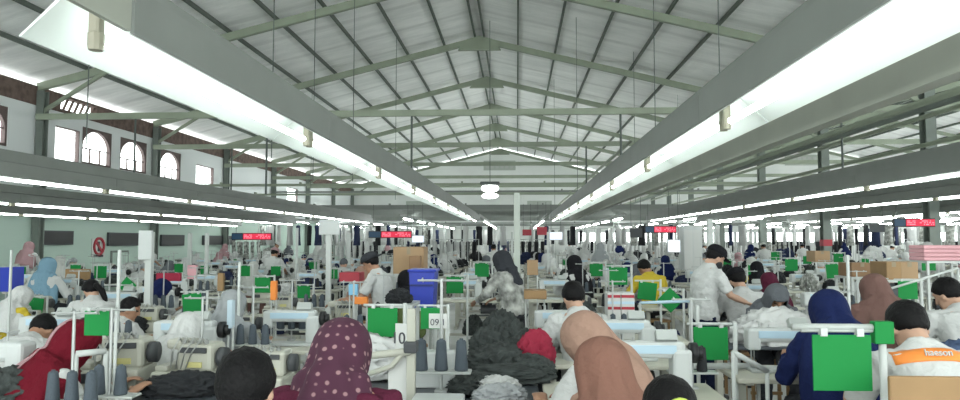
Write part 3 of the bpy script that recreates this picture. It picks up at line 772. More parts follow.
# scrunchie ring on the back of the hair
J6 = seated(.1,.1); N6 = J6['neck']; c6 = N6+Vector((0,-.088,.178))
mb = MB(); pts = [c6+Vector((.028*math.cos(a*PI/8), -.02, .022*math.sin(a*PI/8))) for a in range(17)]; mb.tube(pts, .014, 8)
mb.build('scrunchie', 'scrunchie', t6, True)
P7 = person('black-haired person in a white shirt with an orange chest-wide back stripe', 905, 303, seated(.40,.5,wrist=[(-.2,.42,.84),(.2,.42,.84)]), head='hair', shirt='f_white', seed=14, skin='skin_light', Y=3.75, st='wooden stool under the person with the orange-striped shirt')
P8 = person('person in a navy blue headscarf behind the biggest green board', 827, 295, seated(.35,.55,drape=1.0,drapelen=1.6), hood='f_navy', shirt='f_navy', sleeve='long', seed=15, Y=4.6, st='wooden stool under the person in the navy headscarf')
P9 = person('person in a grey headscarf and white apron bending over a white bundle', 775, 287, seated(.5,.5,drape=.95,drapelen=.8), hood='f_grey', shirt='f_grey', sleeve='long', seed=16, Y=6.9, rot=PI, st='wooden stool under the person in the grey headscarf')
P10 = person('seated person with black cap in a white T-shirt, back turned, right of the aisle', 736, 269, seated(.12,.45,.35), head='cap', hood='f_black', shirt='f_white', seed=17, skin='skin_light', Y=7.9, st='wooden stool under the capped person right of the aisle', vox=.014)
P11 = person('person in a mauve brown headscarf beside the cardboard boxes at right', 873, 277, seated(.3,.5,drape=.95,drapelen=1.8), hood='f_mauve', shirt='f_mauve', sleeve='long', seed=18, Y=6.4, st='wooden stool under the person in the mauve headscarf', vox=.013)
P12 = person('black-haired person in a white shirt at the far right edge', 946, 278, seated(.3,.4,.5), head='hair', shirt='f_white', seed=19, skin='skin_light', Y=5.7, st='wooden stool under the person at the far right edge', vox=.013)
P13 = person('standing person in black cap and white T-shirt looking down, right of the middle', 715, 247, standing(.14,.55), head='cap', hood='f_black', pants='f_darknavy', shirt='f_white', seed=20, skin='skin_light', Y=7.6, rot=-1.35, vox=.012)
J13 = P13[0]
P14 = person('standing person in white T-shirt and backwards cap facing left, left of the middle', 371, 254, standing(.22,.5,capback=True,wrist=[(-.25,.52,1.02),(.15,.55,1.03)]), head='cap', hood='f_charcoal', shirt='f_white', seed=21, skin='skin', Y=8.0, rot=1.45, vox=.012)
P15 = person('black-haired person in a white shirt before the crimson cloth, beside the dark garment pile', 573, 282, seated(.3,.3), head='hair', shirt='f_white', seed=22, skin='skin_light', Y=5.7, rot=.35, st='wooden stool under the person by the garment pile', vox=.013)
P16 = person('person in a pale grey hood and top left of the front table', 234, 293, seated(.3,.3,drape=.9,drapelen=1.5), hood='f_lightgrey', shirt='f_lightgrey', sleeve='long', seed=23, Y=5.7, rot=-.25, st='wooden stool under the person in the pale grey hood', vox=.013)
P17 = person('person in white shirt and white headscarf bent forward behind the cones', 190, 318, seated(.65,.3,drape=.8,drapelen=.5), hood='f_white', shirt='f_white', sleeve='long', seed=24, Y=4.9, rot=-.15, st='wooden stool under the bent person in white', vox=.013)
P18 = person('person with dark hair in a white and black vest, left of the bent person', 132, 299, seated(.2,.3,-.8), head='hair', shirt='f_white', seed=25, Y=6.3, rot=-.5, st='wooden stool under the person in the white and black vest', vox=.014)
P19 = person('person with long dark ponytail and white shirt in profile', 93, 282, seated(.35,.4,.5,long=True), head='hair', shirt='f_white', seed=26, skin='skin_light', Y=7.6, rot=.5, st='wooden stool under the person with the ponytail', vox=.014)
P20 = person('person in a light blue headscarf and white shirt near the left wall', 49, 259, seated(.15,.25,drape=.8,drapelen=1.2), hood='f_sky', shirt='f_white', sleeve='long', seed=27, Y=10.5, st='wooden stool under the person in the light blue headscarf', vox=.016)
P21 = person('person hunched in white shirt left of the crimson headscarf', 45, 322, seated(.75,.6), head='hair', shirt='f_white', seed=28, Y=5.2, st='wooden stool under the hunched person at left', vox=.014)
P22 = person('person in a yellow and white top near the left edge', 24, 290, seated(.4,.4,drape=1.0), hood='f_white', shirt='f_yellow', sleeve='long', seed=29, Y=7.6, rot=-.4, st='wooden stool under the person in yellow at the left edge', vox=.016)
P23 = person('person in a navy headscarf by the long red board', 163, 282, seated(.45,.4,drape=.9), hood='f_navy', shirt='f_white', sleeve='long', seed=30, Y=8.6, rot=-.8, st='wooden stool under the person in the navy headscarf by the red board', vox=.016)
P24 = person('person in a black headscarf and white top beyond the green post', 574, 252, seated(.15,.25,drape=.85), hood='f_black', shirt='f_white', sleeve='long', seed=31, Y=11.5, rot=.5, st='wooden stool under the black headscarf beyond the green post', vox=.018)
P25 = person('person in a yellow top with dark hair in the middle distance', 644, 257, seated(.3,.5,.4), head='hair', shirt='f_yellow', seed=32, Y=11.0, rot=.3, st='wooden stool under the person in the yellow top', vox=.018)
P26 = person('person in an olive top and black pointed hood right of the blue bin', 407, 272, seated(.3,.3,drape=.5,drapelen=.1), hood='f_black', shirt='f_olive', sleeve='long', seed=33, Y=8.35, rot=.3, st='wooden stool under the person in the olive top', vox=.016)
P27 = person('person standing in a patterned grey top and dark headscarf beside the green post', 502, 252, standing(.25,.4,drape=.5,drapelen=.1), hood='f_charcoal', shirt='cloth_camo', sleeve='long', seed=34, Y=8.2, rot=.9, vox=.014)
P28 = person('person in a dark maroon headscarf behind the grey headscarf', 768, 273, seated(.3,.3), hood='f_maroon', shirt='f_lightgrey', sleeve='long', seed=35, Y=9.6, rot=.2, st='wooden stool under the person in the dark maroon headscarf', vox=.018)
P29 = person('person in a yellow headscarf and yellow top, right of the aisle', 756, 262, seated(.2,.3), hood='f_black', shirt='f_yellow', sleeve='long', seed=36, Y=12.4, st='wooden stool under the person in the yellow top right of the aisle', vox=.018)
P29[0]['label'] = 'person in a black headscarf and yellow top, right of the aisle'
# stripe and lettering on the shirt of P7
t7, l7 = P7; J = seated(.40,.5); N7 = Vector(J['neck']); up7 = (N7-Vector(J['pelvis'])).normalized(); bk = up7.cross(Vector((1,0,0))).normalized(); bk = -bk if bk.y > 0 else bk
from mathutils.bvhtree import BVHTree
sme = [c for c in t7.children if c.name.startswith('shirt')][0].data
bv7 = BVHTree.FromPolygons([v.co for v in sme.vertices], [tuple(p.vertices) for p in sme.polygons])
def on_back(x, h, e):
    o_ = N7+up7*h+Vector((x,0,0))+bk*.6; q = bv7.ray_cast(o_, -bk, 1.0); return (q[0] if q[0] is not None else o_-bk*.5)+bk*e
def back_band(x0, x1, h0, h1, e, nx=24, nz=5):
    mb = MB(); vs = []
    for lay in (e, -.012):
        for i in range(nx+1):
            for j in range(nz+1): vs.append(on_back(x0+(x1-x0)*i/nx, h0+(h1-h0)*j/nz-.05*abs((x0+(x1-x0)*i/nx))**1.0*1.2, lay))
    n_ = nz+1; A_ = (nx+1)*n_; fs = []
    for i in range(nx):
        for j in range(nz):
            q = i*n_+j; fs += [(q,q+1,q+n_+1,q+n_), (A_+q,A_+q+n_,A_+q+n_+1,A_+q+1)]
    for i in range(nx):
        for q in (i*n_, i*n_+nz): fs.append((q,q+n_,A_+q+n_,A_+q))
    for j in range(nz):
        for q in (j, nx*n_+j): fs.append((q,q+1,A_+q+1,A_+q))
    return mb.add(vs, fs)
back_band(-.17,.21,-.085,-.018,.005).build('back_stripe', 'orange', t7, True)
R7 = Matrix((Vector((1,0,0)), up7, bk)).transposed()
text_mesh('haeson', .042, 'paper', 'lettering', t7, on_back(-.005,-.052,.020), R7.to_euler(), .003)
# black mask parts
def mask(t, J):
    body_geo(J); P, N, up, side, fw, R, L, sw, torso = J['_']
    RH = Matrix.Rotation(J.get('hy', 0), 3, 'Z')@Matrix.Rotation(-J.get('hp', .3), 3, 'X'); C = N+up*.018+RH@Vector((0,.022,.106))
    MB().ell(C+RH@Vector((0,.042,-.05)), (.064,.068,.056), 16, 10, R=RH).build('face_mask', 'mask_black', t, True)
mask(P13[0], standing(.14,.55)); mask(P10[0], seated(.12,.45,.35))
# white piping on the crimson hijab
t3 = P3[0]; J = seated(.62,.30,0); body_geo(J); hj = [c for c in t3.children if c.name.startswith('hijab')][0].data; 
from mathutils.bvhtree import BVHTree
bv = BVHTree.FromPolygons([v.co for v in hj.vertices], [tuple(p.vertices) for p in hj.polygons])
for k in range(4):
    pts = []
    for i in range(40):
        s_ = i/39; th = -PI/2+(-.75,-.2,.35,.9)[k]*(.4+.6*s_)+(.10*math.sin(s_*22) if k == 2 else 0); z = 1.22-s_*.55
        d_ = Vector((math.cos(th), math.sin(th), 0)); h_ = bv.ray_cast(Vector((0,.26-.30*s_,z))+d_*1.0, -d_, 1.5)
        if h_[0] is not None and (not pts or (h_[0]-pts[-1]).length < .12): pts.append(h_[0]+h_[1]*.003)
    if len(pts) > 4: MB().tube(pts, .006, 6).build('piping', 'f_pink', t3, True)
# ------------------------------------------------------------------ green signal boards
def board_proto(): return make_board()
GB = [(710,343,33,0,'green board in front of the standing person in navy trousers'),
 (840,362,55,0,'biggest green board, hanging from a grey rail in front of the navy headscarf'),
 (383,322,30,0,'large green board hanging above the white bundle left of the middle'),
 (98,323,26,0,'green board above the crimson headscarf'),
 (193,303,20,-.12,'slightly tilted green board over the bent person in white'),
 (432,318,22,0,'green board behind the white number card'),
 (37,305,15,.1,'green board right of the yellow top near the left edge'),
 (455,285,17,0,'green board right of the olive top'),
 (128,286,14,.7,'green diamond-turned board above the vest wearer at left'),
 (263,285,16,0,'green board over the far end of the front left tables'),
 (304,292,13,0,'green board right of the orange folder'),
 (5,277,10,0,'green board at the extreme left edge'),
 (22,271,9,0,'green board beside the blue crate at far left'),
 (76,270,11,0,'green board before the green wall, right of the light blue headscarf'),
 (101,272,13,0,'green board under the no-entry sign'),
 (179,268,9,0,'green board just above the long red board'),
 (205,270,9,0,'green board right of the pink sheet'),
 (245,271,11,0,'green board left of the two small middle-left boards'),
 (276,271,10,0,'small green board right of its twin in the middle left'),
 (313,265,8,0,'narrow green board before the white column'),
 (333,274,10,0,'green board beside the left arm of the capped worker'),
 (482,270,14,0,'green board left of the green post'),
 (596,270,13,0,'green board right of the black headscarf'),
 (618,276,18,0,'wide green board above the red-striped boxes'),
 (647,291,18,.12,'round-cornered green board turned slightly, right of the striped boxes'),
 (670,300,18,.78,'green diamond-turned board left of the standing person in navy trousers'),
 (727,263,8,0,'small green board above the seated capped person'),
 (753,270,10,0,'green board over the yellow top right of the aisle'),
 (775,256,8,0,'small green board among the distant heads right of the aisle'),
 (791,265,12,0,'green board between the grey hoods right of the aisle'),
 (807,260,8,0,'small green board left of the red-banded column'),
 (833,271,14,-.1,'green board above the navy headscarf'),
 (878,271,9,0,'green board left of the orange-brown cardboard box'),
 (928,264,13,0,'green board right of the orange-brown cardboard box'),
 (907,290,18,0,'green board above the person with the orange-striped shirt'),
 (838,258,9,0,'small green board beside the red-banded column'),
 (609,268,8,0,'small green board peeping out left of the wide one'),
 (565,262,6,0,'tiny distant green board left of the black headscarf'),
 (236,262,6,0,'tiny distant green board in the left middle'),
 (690,262,6,0,'tiny distant green board before the white locker'),
 (865,262,7,0,'tiny distant green board right of the red-banded column')]
for i, (px, py, w_, tilt, lb) in enumerate(GB):
    Y = 1.68/((py-241)/F+.00586*w_)*(1 if px in (840,710) else .86); s = w_*Y/180; c = at(px, py, Y)
    if px in (432,98): Y = {432:5.0,98:3.7}[px]; c = at(px,py,Y); s = w_*Y/180
    l = place('board', make_board, (c.x+.19*s, Y, 0), 0, 'green board: x', 'green signal boards', s)
    l['label'] = lb
    l.scale = (s, s, s); z0 = c.z-1.055*s; l.location.z = z0
    for q in l.children:
        if q.name.startswith('board') and tilt: q.rotation_euler = (0, tilt, 0); q.location = Vector((-.19,0,1.055))-Matrix.Rotation(tilt,3,'Y')@Vector((-.19,0,1.055))
        if q.name.startswith('pole'): q.scale = (1,1,(1.22+z0/s)/1.22); q.location.z = -z0/s
    if px == 840:
        MB().box((0,0,1.19), (.085,.05,.10), bev=.004).build('pole_cap', 'green', l)
        MB().tube([(-.40,0,1.212),(.0,0,1.212)], .016, 12).build('rail', 'machine_grey', l, True)
    occ.append((c.x+.19*s, Y, .03, .03))
# fill helper ---------------------------------------------------------------
heaps = [crumple(i+1, .30, .20, .13, 'cloth_white', 5, .42, 3.4) for i in range(4)]
def heap(loc, m_, label, s=(1,1,1), rot=0, group=None, i=0, name='garment_bundle', cat='garment bundle'):
    o = link(name, heaps[i%4], None, loc, rot, {0: m_}); o.scale = s if not isinstance(s, (int, float)) else (s,)*3
    return tag(o, label, cat, group)
def onz(px, py, z):
    d = ray(px, py); t = (z-H)/d.z; return Vector((d.x*t, d.y*t, z))
def add_table(loc, rot, label, top=None, leg=None):
    t = place('table', make_table, (loc[0],loc[1],0), rot, label)
    for c in t.children:
        if top and c.name.startswith('tabletop'): c.material_slots[0].link = 'OBJECT'; c.material_slots[0].material = M[top]
        if leg and c.name.startswith('leg'): c.material_slots[0].link = 'OBJECT'; c.material_slots[0].material = M[leg]
    r = (.55,.3) if abs(math.sin(rot)) < .5 else (.3,.55)
    occ.append((loc[0],loc[1],*r)); return t
def stand(loc, label, cm='thread_slate', n=3, s=1.0, near='', full=True):
    t = place('stand', make_thread_stand, loc, 0, label, scale=s)
    for k in range(n):
        x = (-.10,.0,.10)[k] if n == 3 else (-.06,.06)[k]
        cone((loc[0]+x*s, loc[1], loc[2]+.106*s), cm, f'{cm.split("_")[1]} thread cone, {["left","middle","right"][k] if n == 3 else ["left","right"][k]} one on the {near}', .9*s)
# ------------------------------------------------------------------ near tables and machines
T = .7625
def lock(loc, rot, label, s=1.0): return place('lock', make_lockstitch, (loc[0],loc[1],T if len(loc) < 3 else loc[2]), rot, label, scale=s)
def over(loc, rot, label, s=1.0): return place('over', make_overlock, (loc[0],loc[1],T if len(loc) < 3 else loc[2]), rot, label, scale=s)
p = onz(316,346,T); add_table((p.x,p.y), .0, 'beige sewing table with a bare top behind the dotted headscarf'); lock((p.x-.22,p.y+.05), 0, 'cream sewing machine on the bare beige table'); stand((p.x+.3,p.y+.12,T), 'thread stand on the bare beige table', n=2, near='bare beige table')
p = onz(334,330,T); add_table((p.x+.15,p.y+.3), .0, 'beige sewing table, second behind the dotted headscarf'); over((p.x,p.y+.3), 0, 'beige overlock machine below the capped standing worker'); stand((p.x+.45,p.y+.32,T), 'thread stand below the capped standing worker', 'thread_black', n=2, near='stand below the capped worker')
p = onz(290,318,T); add_table((p.x-.2,p.y+.2), 0, 'sewing table in the row left of the capped standing worker'); over((p.x-.2,p.y+.2), 0, 'overlock machine in the row left of the capped worker'); stand((p.x+.2,p.y+.3,T), 'thread stand in the row left of the capped worker', near='table left of the capped worker')
# long garment tables (left of P15)
for k, (y, lb) in enumerate([(3.95,'dark garment table with a cream card, nearest of the garment tables'),(5.06,'dark garment table under the large dark pile'),(6.17,'dark garment table under the far dark pile')]):
    add_table((-.14, y), PI/2, lb, 'table_dark')
    occ.append((-.14,y,.3,.55))
GH = [(505,362,4.6,1.2,.8,.75,'dark green crumpled garment at the front of the big pile'),(470,372,4.35,.7,.7,.6,'dark garment lying left at the front of the big pile'),(530,352,4.75,.7,.8,.8,'dark garment at the right front of the big pile'),
  (498,340,5.05,1.0,.9,1.2,'dark green garment in the middle of the big pile'),(520,333,5.3,.8,.9,1.2,'dark garment right of the pile centre'),(492,322,5.6,.7,.9,1.5,'dark garment on the upper left of the pile'),(512,316,5.8,.8,.9,1.6,'dark garment heaped towards the far end of the pile'),(502,306,6.3,.7,.9,1.7,'dark garment highest and farthest on the pile')]
for i, (px, py, y, sx, sy, sz, lb) in enumerate(GH):
    c = at(px, py, y); h = max(.08, (c.z-T)*.8)
    heap((c.x, y, T), 'cloth_green', lb, (sx*.82, sy*.9, h/.165), i*1.3, None, i, 'dark_garment', 'garment')
o = MB().box((0,0,.004), (.26,.34,.008), bev=.002).build('card', 'table_edge', None, False, onz(497,388,T+.002)); o.data.materials[0] = M['yellow_part']; tag(o, 'cream card lying at the near end of the dark garment table', 'card')
c = onz(500,397,T); heap((c.x,c.y-.12,T+.010), 'cloth_grey', 'grey embroidered cloth on the cream card at the bottom edge', (.5,.5,.5), .3, None, 1)
# crimson cloth held by P15
c = at(534,338,5.2); o = heap((c.x+.01, 5.15, T), 'red_cloth', 'crimson cloth standing out beside the dark garment pile', (.48,.4,1.45), .4, None, 2, 'crimson_cloth', 'cloth')
# machines behind P6
for k, (px, py, y, lb, sc) in enumerate([(648,372,4.35,'white sewing machine with black handwheel behind the yellow scrunchie',1.0),(622,350,5.5,'white sewing machine with pale blue panel, second behind the scrunchie',1.0)]):
    x = gx(px, y); add_table((x-.12, y), 0, lb.replace('sewing machine','sewing table').replace(' with black handwheel','').replace(' with pale blue panel','')); lock((x,y), 0, lb, sc)
    MB()
stand((gx(690,4.45),4.45,T), 'thread stand right of the white machine behind the scrunchie', 'thread_black', 2, near='stand behind the scrunchie')
# red striped boxes
y = 6.7; x0 = gx(603,y); x1 = gx(630,y); add_table(((x0+x1)/2+.1, y+.05), 0, 'sewing table carrying the red-striped boxes')
for k in range(2):
    xx = x0+(k+.5)*(x1-x0)/2+.02; b_ = thing('striped_box', f'white box with two red stripes and a blue one, {["left","right"][k]} of the pair', 'box', (xx,y,T))
    w_ = (x1-x0)/2-.005
    MB().box((0,0,.215), (w_,.22,.43), bev=.004).build('carton', 'paper', b_)
    for z, m_ in ((.40,'sign_red'),(.34,'blue_pale'),(.29,'sign_red')): MB().box((0,-.112,z), (w_-.004,.004,.026)).build('stripe', m_, b_)
# table before grey headscarf
p = onz(772,342,T); add_table((p.x-.05,p.y), 0, 'sewing table with dark top and beige legs under the white bundle', 'table_dark')
heap((p.x+.02,p.y-.02,T), 'cloth_white', 'big white garment bundle before the person in the grey headscarf', (1.3,1.2,1.7), .3, None, 0)
heap((p.x+.42,p.y-.05,T), 'cloth_white', 'small white garment hanging right of the big white bundle', (.55,.9,1.0), 1.3, None, 1)
p = onz(838,392,T)
# P8 table and P11, P12, P10 tables with machines
def station(x, y, rot, lbs, kind='lock', heapm=None, cm='thread_slate', top=None, hs=1.0, n=3):
    add_table((x,y), rot, 'sewing table '+lbs, top)
    (lock if kind == 'lock' else over)((x-.12,y+.02), rot, ('white sewing machine ' if kind == 'lock' else 'beige overlock machine ')+lbs)
    stand((x+.33,y+.16,T), 'thread stand '+lbs, cm, n, near='stand '+lbs)
    if heapm: heap((x-.12,y-.17,T), heapm, {'cloth_white':'white','cloth_black':'black','cloth_grey':'grey','cloth_green':'dark green','cloth_denim':'denim','cloth_navy':'navy','cloth_camo':'mottled grey'}[heapm]+' garment bundle '+lbs, (.55*hs,.45*hs,.9*hs), rnd.random()*3, None, rnd.randrange(4))
for (q, lbs, kind, hm) in ((P8,'before the navy headscarf','lock','cloth_white'),(P10,'before the seated capped person','lock','cloth_black'),(P11,'before the mauve headscarf','over','cloth_white'),(P15,'before the person beside the garment pile','lock','cloth_white'),
      (P16,'before the pale grey hood','over','cloth_black'),(P17,'before the bent person in white','lock','cloth_grey'),(P18,'before the vest wearer','over','cloth_black'),(P19,'before the ponytail','lock','cloth_white'),(P20,'before the light blue headscarf','lock','cloth_green'),(P21,'before the hunched person at left','lock','cloth_white'),
      (P22,'before the yellow top at left','over','cloth_white'),(P23,'before the navy headscarf by the red board','lock','cloth_white'),(P24,'before the distant black headscarf','lock','cloth_white'),(P25,'before the distant yellow top','over','cloth_white'),(P28,'before the dark maroon headscarf','lock','cloth_white')):
    x, y, _ = q[1]; station(x, y+.72, 0, lbs, kind, hm)
# low clutter at the left front
p = onz(150,386,T); add_table((p.x,p.y), 0, 'beige sewing table under the pair of big beige overlock machines'); over((p.x-.24,p.y+.02), .1, 'big beige overlock machine, left of the pair in the left front', 1.2); over((p.x+.26,p.y), -.1, 'big beige overlock machine, right of the pair in the left front', 1.1)
p = at(-14,345,3.9); add_table((p.x,3.9), 0, 'sewing table at the left edge of the front'); lock((p.x,3.85), PI, 'large beige sewing machine cut by the left edge', 1.15); 
heap((p.x+.32,3.62,T), 'cloth_green', 'dark green garment left of the crimson headscarf', (.7,.8,1.3), .5, None, 2, 'dark_garment', 'garment')
add_table((gx(105,3.55)-.05,3.60), 0, 'sewing table right of the crimson headscarf'); stand((gx(83,3.5),3.45,T), 'thread stand with big slate cones right of the crimson headscarf', near='stand right of the crimson headscarf'); stand((gx(112,3.6),3.62,T), 'second thread stand right of the crimson headscarf', n=2, near='second stand right of crimson headscarf')
p = onz(205,392,T+.0); add_table((p.x,p.y), 0, 'dark-topped sewing table left of the black-haired front person', 'table_dark'); heap((p.x-.1,p.y-.03,T), 'cloth_black', 'dark garment heap left of the black-haired front person', (.8,.8,.7), .2, None, 3, 'dark_garment', 'garment'); stand((p.x-.12,p.y+.2,T), 'thread stand over the dark garment heap at left', n=3, near='stand over the dark garment heap'); over((p.x+.33,p.y+.05), 0, 'overlock machine beside the dark garment heap at left')
# the stand and arms left of centre
y = 3.7; x = gx(412,y); t = thing('work_stand', 'pale grey work post with two angled arms left of the big dark pile', 'stand', (x,y,0))
MB().box((0,0,.66), (.045,.045,1.32), bev=.004).build('post', 'beige_plastic', t); MB().tube([(.0,-.03,1.10),(-.26,-.03,1.07)], .020, 10).build('arm', 'beige_plastic', t, True); MB().tube([(0,-.03,1.14),(-.10,-.03,1.02),(-.22,-.03,.98)], .014, 10).build('arm', 'beige_plastic', t, True)
MB().box((0,-.01,1.12), (.07,.09,.06), bev=.01).build('clamp', 'dark_grey', t); MB().box((0,0,.02), (.3,.3,.04), bev=.01).build('base', 'dark_grey', t); MB().box((-.07,.03,.93), (.11,.05,.28), bev=.006).build('side_panel', 'paper', t)
y = 4.35; x = gx(440,y); add_table((x,y), 0, 'sewing table with three big slate cones left of the dark pile', 'table_dark'); stand((x+.03,y-.18,T+.02), 'thread stand with three big slate cones left of the dark pile', n=3, near='stand left of the dark pile', s=1.2)
place('control', lambda: (lambda t: (MB().box((0,0,.11), (.30,.14,.22), bev=.01).build('housing', 'white_plastic', t), MB().box((-.08,-.073,.15), (.10,.006,.07)).build('blue_label', 'blue_trim', t), t)[2])(thing('control_box', 'x', 'control box')), (x-.06,y+.08,T), .1, 'white control box with blue label behind the three slate cones')
heap((x+.36,y-.04,T), 'cloth_white', 'small white cloth right of the three slate cones', (.45,.6,.5), .2, None, 3)
y = 3.55; c = at(438,392,y); t = thing('machine_panel', 'white front panel of a sewing machine head with blue display at the bottom edge', 'sewing machine', (c.x,y,0))
MB().box((0,0,.445), (.26,.2,.89), bev=.01).build('housing', 'white_plastic', t); MB().box((-.03,-.103,.82), (.14,.006,.06)).build('display', 'blue_pale', t)
y = 4.75; c = at(362,345,y); add_table((c.x+.05,y), 0, 'sewing table under the white bundle behind the dotted headscarf'); heap((c.x-.02,y,T), 'cloth_white', 'wide white bundle behind the dotted headscarf, under the large green board', (1.15,1.0,1.5), .1, None, 2)
# number cards
def ncard(px, py, Y, w_, h_, txt, lb, rz_=0, ry_=0):
    c = at(px, py, Y); t = thing('number_card', lb, 'card', c, Euler((0,ry_,rz_)))
    MB().box((0,0,0), (w_,.008,h_), bev=.002).build('card', 'paper', t); text_mesh(txt, h_*.62, 'ink', 'lettering', t, (0,-.006,-.01))
    MB().tube([(w_*.45,.012,h_*.5),(w_*.45,.012,h_*.5-c.z if not (ry_) else -h_*.5-(c.z-h_*.5)*.98)], .008, 6).build('pole', 'white_paint', t)
    return t
ncard(438,321,4.75,.125,.10,'09.1','white number card reading 09.1 before the green board')
ncard(404,337,3.95,.11,.15,'10.1','slanted white number card reading 10.1 above the work post',-.35,0)
# right front: extra tube, bundle, chair back
y = 3.2; c = at(928,391,y); t = thing('chair', 'wooden chair back behind the orange-striped shirt', 'chair', (c.x,y,0))
MB().box((0,0,c.z), (.34,.025,.13), bev=.01).build('backrest', 'wood', t)
for s_ in (-1,1): MB().box((s_*.15,0,c.z/2-.03), (.03,.03,c.z-.06)).build('leg', 'wood', t); MB().box((s_*.15,.34,.215), (.03,.03,.43)).build('leg', 'wood', t)
MB().box((0,.17,.44), (.36,.36,.03), bev=.008).build('seat', 'wood', t)
c = at(880,385,3.25); add_table((c.x-.15,3.3), 0, 'sewing table beside the wooden chair back at the right'); heap((c.x+.02,3.25,T), 'cloth_white', 'white cloth heap beside the wooden chair back', (.7,.6,.9), .6, None, 1)
c = at(925,318,4.9); add_table((c.x+.1,4.95), 0, 'sewing table with denim behind the orange-striped shirt'); heap((c.x+.2,4.85,T), 'cloth_denim', 'blue denim garment behind the orange-striped shirt', (1.0,.8,1.4), .2, None, 0, 'denim_garment', 'garment')
# tubular rails at the right of the aisle
for k, (pxa, pya, pxb, pyb, Y, r, lb) in enumerate([(672,366,758,366,5.0,.022,'pale horizontal tube under the green board in the aisle'),(733,352,767,371,4.6,.018,'slanted pale tube left of the beige table leg'),
      (640,303,690,301,6.9,.016,'blue-white tube under the diamond-turned board'),(76,354,106,351,3.72,.018,'pale arm under the green board over the crimson headscarf'),(886,290,958,268,7.0,.012,'thin white rail sloping up at the right')]):
    a = at(pxa, pya, Y); b_ = at(pxb, pyb, Y+.1); t = thing('tube_rail', lb, 'rail', (a.x,Y,0))
    MB().tube([(0,0,a.z),(b_.x-a.x,.1,b_.z)], r, 10).build('tube', 'blue_pale' if k == 2 else 'white_paint', t, True)
    for q, zz in ((0,a.z),(b_.x-a.x,b_.z)): MB().tube([(q,.0 if q == 0 else .1,0),(q,.0 if q == 0 else .1,zz)], .014, 8).build('post', 'white_paint', t, True)
    occ.append((a.x,Y,.05,.05))
c = at(676,330,7.0); o = heap((c.x,7.0,.0), 'cloth_denim', 'blue apron hanging beside the navy trousers', (.30,.3,c.z/.19), 0, None, 1, 'apron', 'apron'); o.material_slots[0].material = M['f_navy']
# boxes, bins, panels
def carton(px0, px1, py0, py1, Y, m_, lb, base=None, d=.4, name='cardboard_box', cat='box', lid=True):
    a = at(px0, py1, Y); b_ = at(px1, py0, Y); w_ = b_.x-a.x; h_ = b_.z-(base if base is not None else a.z); z0 = base if base is not None else a.z
    t = thing(name, lb, cat, ((a.x+b_.x)/2, Y+d/2, z0))
    MB().box((0,0,h_/2), (w_,d,h_), bev=.006).build('carton', m_, t)
    if lid: MB().box((0,0,h_+.002), (w_*.98,.05,.003)).box((0,-d/2-.002,h_*.86), (.05,.003,h_*.28)).build('tape', 'table_edge', t)
    occ.append((t.location.x, t.location.y, w_/2, d/2)); return t
def rack_under(px0, px1, Y, z, lb, d=.5):
    a = gx(px0, Y); b_ = gx(px1, Y); t = thing('shelf_rack', lb, 'shelf', ((a+b_)/2, Y+d/2, 0)); w_ = b_-a
    MB().box((0,0,z-.015), (w_,d,.03)).build('shelf', 'white_paint', t)
    for sx in (-1,1):
        for sy in (-1,1): MB().box((sx*(w_/2-.02),sy*(d/2-.02),(z-.03)/2), (.03,.03,z-.03)).build('leg', 'white_paint', t)
    occ.append((t.location.x, t.location.y, w_/2, d/2)); return t
z = at(409,274,9.2).z; rack_under(386,432,9.2,z,'white shelf under the big cardboard box'); carton(393,424,247,274,9.25,'cardboard','big cardboard box right of the standing worker in white',z)
c = carton(409,420,256,273,9.0,'cardboard_dark','darker narrow carton before the big cardboard box',at(409,273,9.0).z,.15,lid=False)
z9 = at(421,308,7.2).z; rack_under(404,438,7.2,z9,'white shelf carrying the blue bin'); c = at(421,308,7.2); t = thing('blue_bin', 'tall bright blue bin right of the standing worker in white', 'bin', (c.x,7.42,z9)); b0 = 0; a = at(408,308,7.2); b_ = at(434,272,7.2); w_ = b_.x-a.x; b_.z -= z9
MB().prism([(-w_/2+.02,0),(w_/2-.02,0),(w_/2,b_.z),(-w_/2,b_.z)], -.17, .17).build('body', 'blue_bin', t)
MB().box((0,0,b_.z+.01), (w_+.03,.37,.03), bev=.01).build('rim', 'blue_bin', t)
MB().box((0,-.175,b_.z*.62), (w_-.03,.02,.02)).build('rib', 'blue_dark', t); occ.append((c.x,7.4,.2,.2))
zb = at(400,303,6.6).z; rack_under(385,413,6.4,zb,'low white shelf carrying the black bag'); heap((gx(399,6.6),6.62,zb), 'cloth_black', 'black bag standing before the blue bin', (.40,.7,.75), 0, None, 0, 'bag', 'bag')
z = at(902,280,8.6).z; rack_under(884,922,8.6,z,'white shelf under the orange-brown cardboard boxes'); carton(887,901,262,280,8.65,'wood','orange-brown box, left of the touching pair',z); carton(901.5,918,262,280,8.65,'cardboard','cardboard box, right of the touching pair',z)
z = at(862,277,9.6).z; rack_under(850,876,9.6,z,'white shelf under the grey-brown box'); carton(852,873,263,277,9.65,'cardboard_dark','grey-brown box behind the mauve headscarf',z)
z = at(825,262,14).z; carton(815,830,251,262,14,'cardboard','small tan box beside the red-banded column',z-.0)
for k in range(4):
    zz = at(950,261,9.4).z+.0; rr = .045
    if k == 0: rack_under(926,975,9.4,zz,'white shelf under the pink folded stack at right edge')
    tag(MB().box((gx(951,9.4),9.65,zz+.025+k*.052), (.62,.36,.048), bev=.012).build('folded_cloth', 'pink'), f'pink folded cloth at the right edge, {["lowest","second","third","topmost"][k]} of the stack', 'cloth')
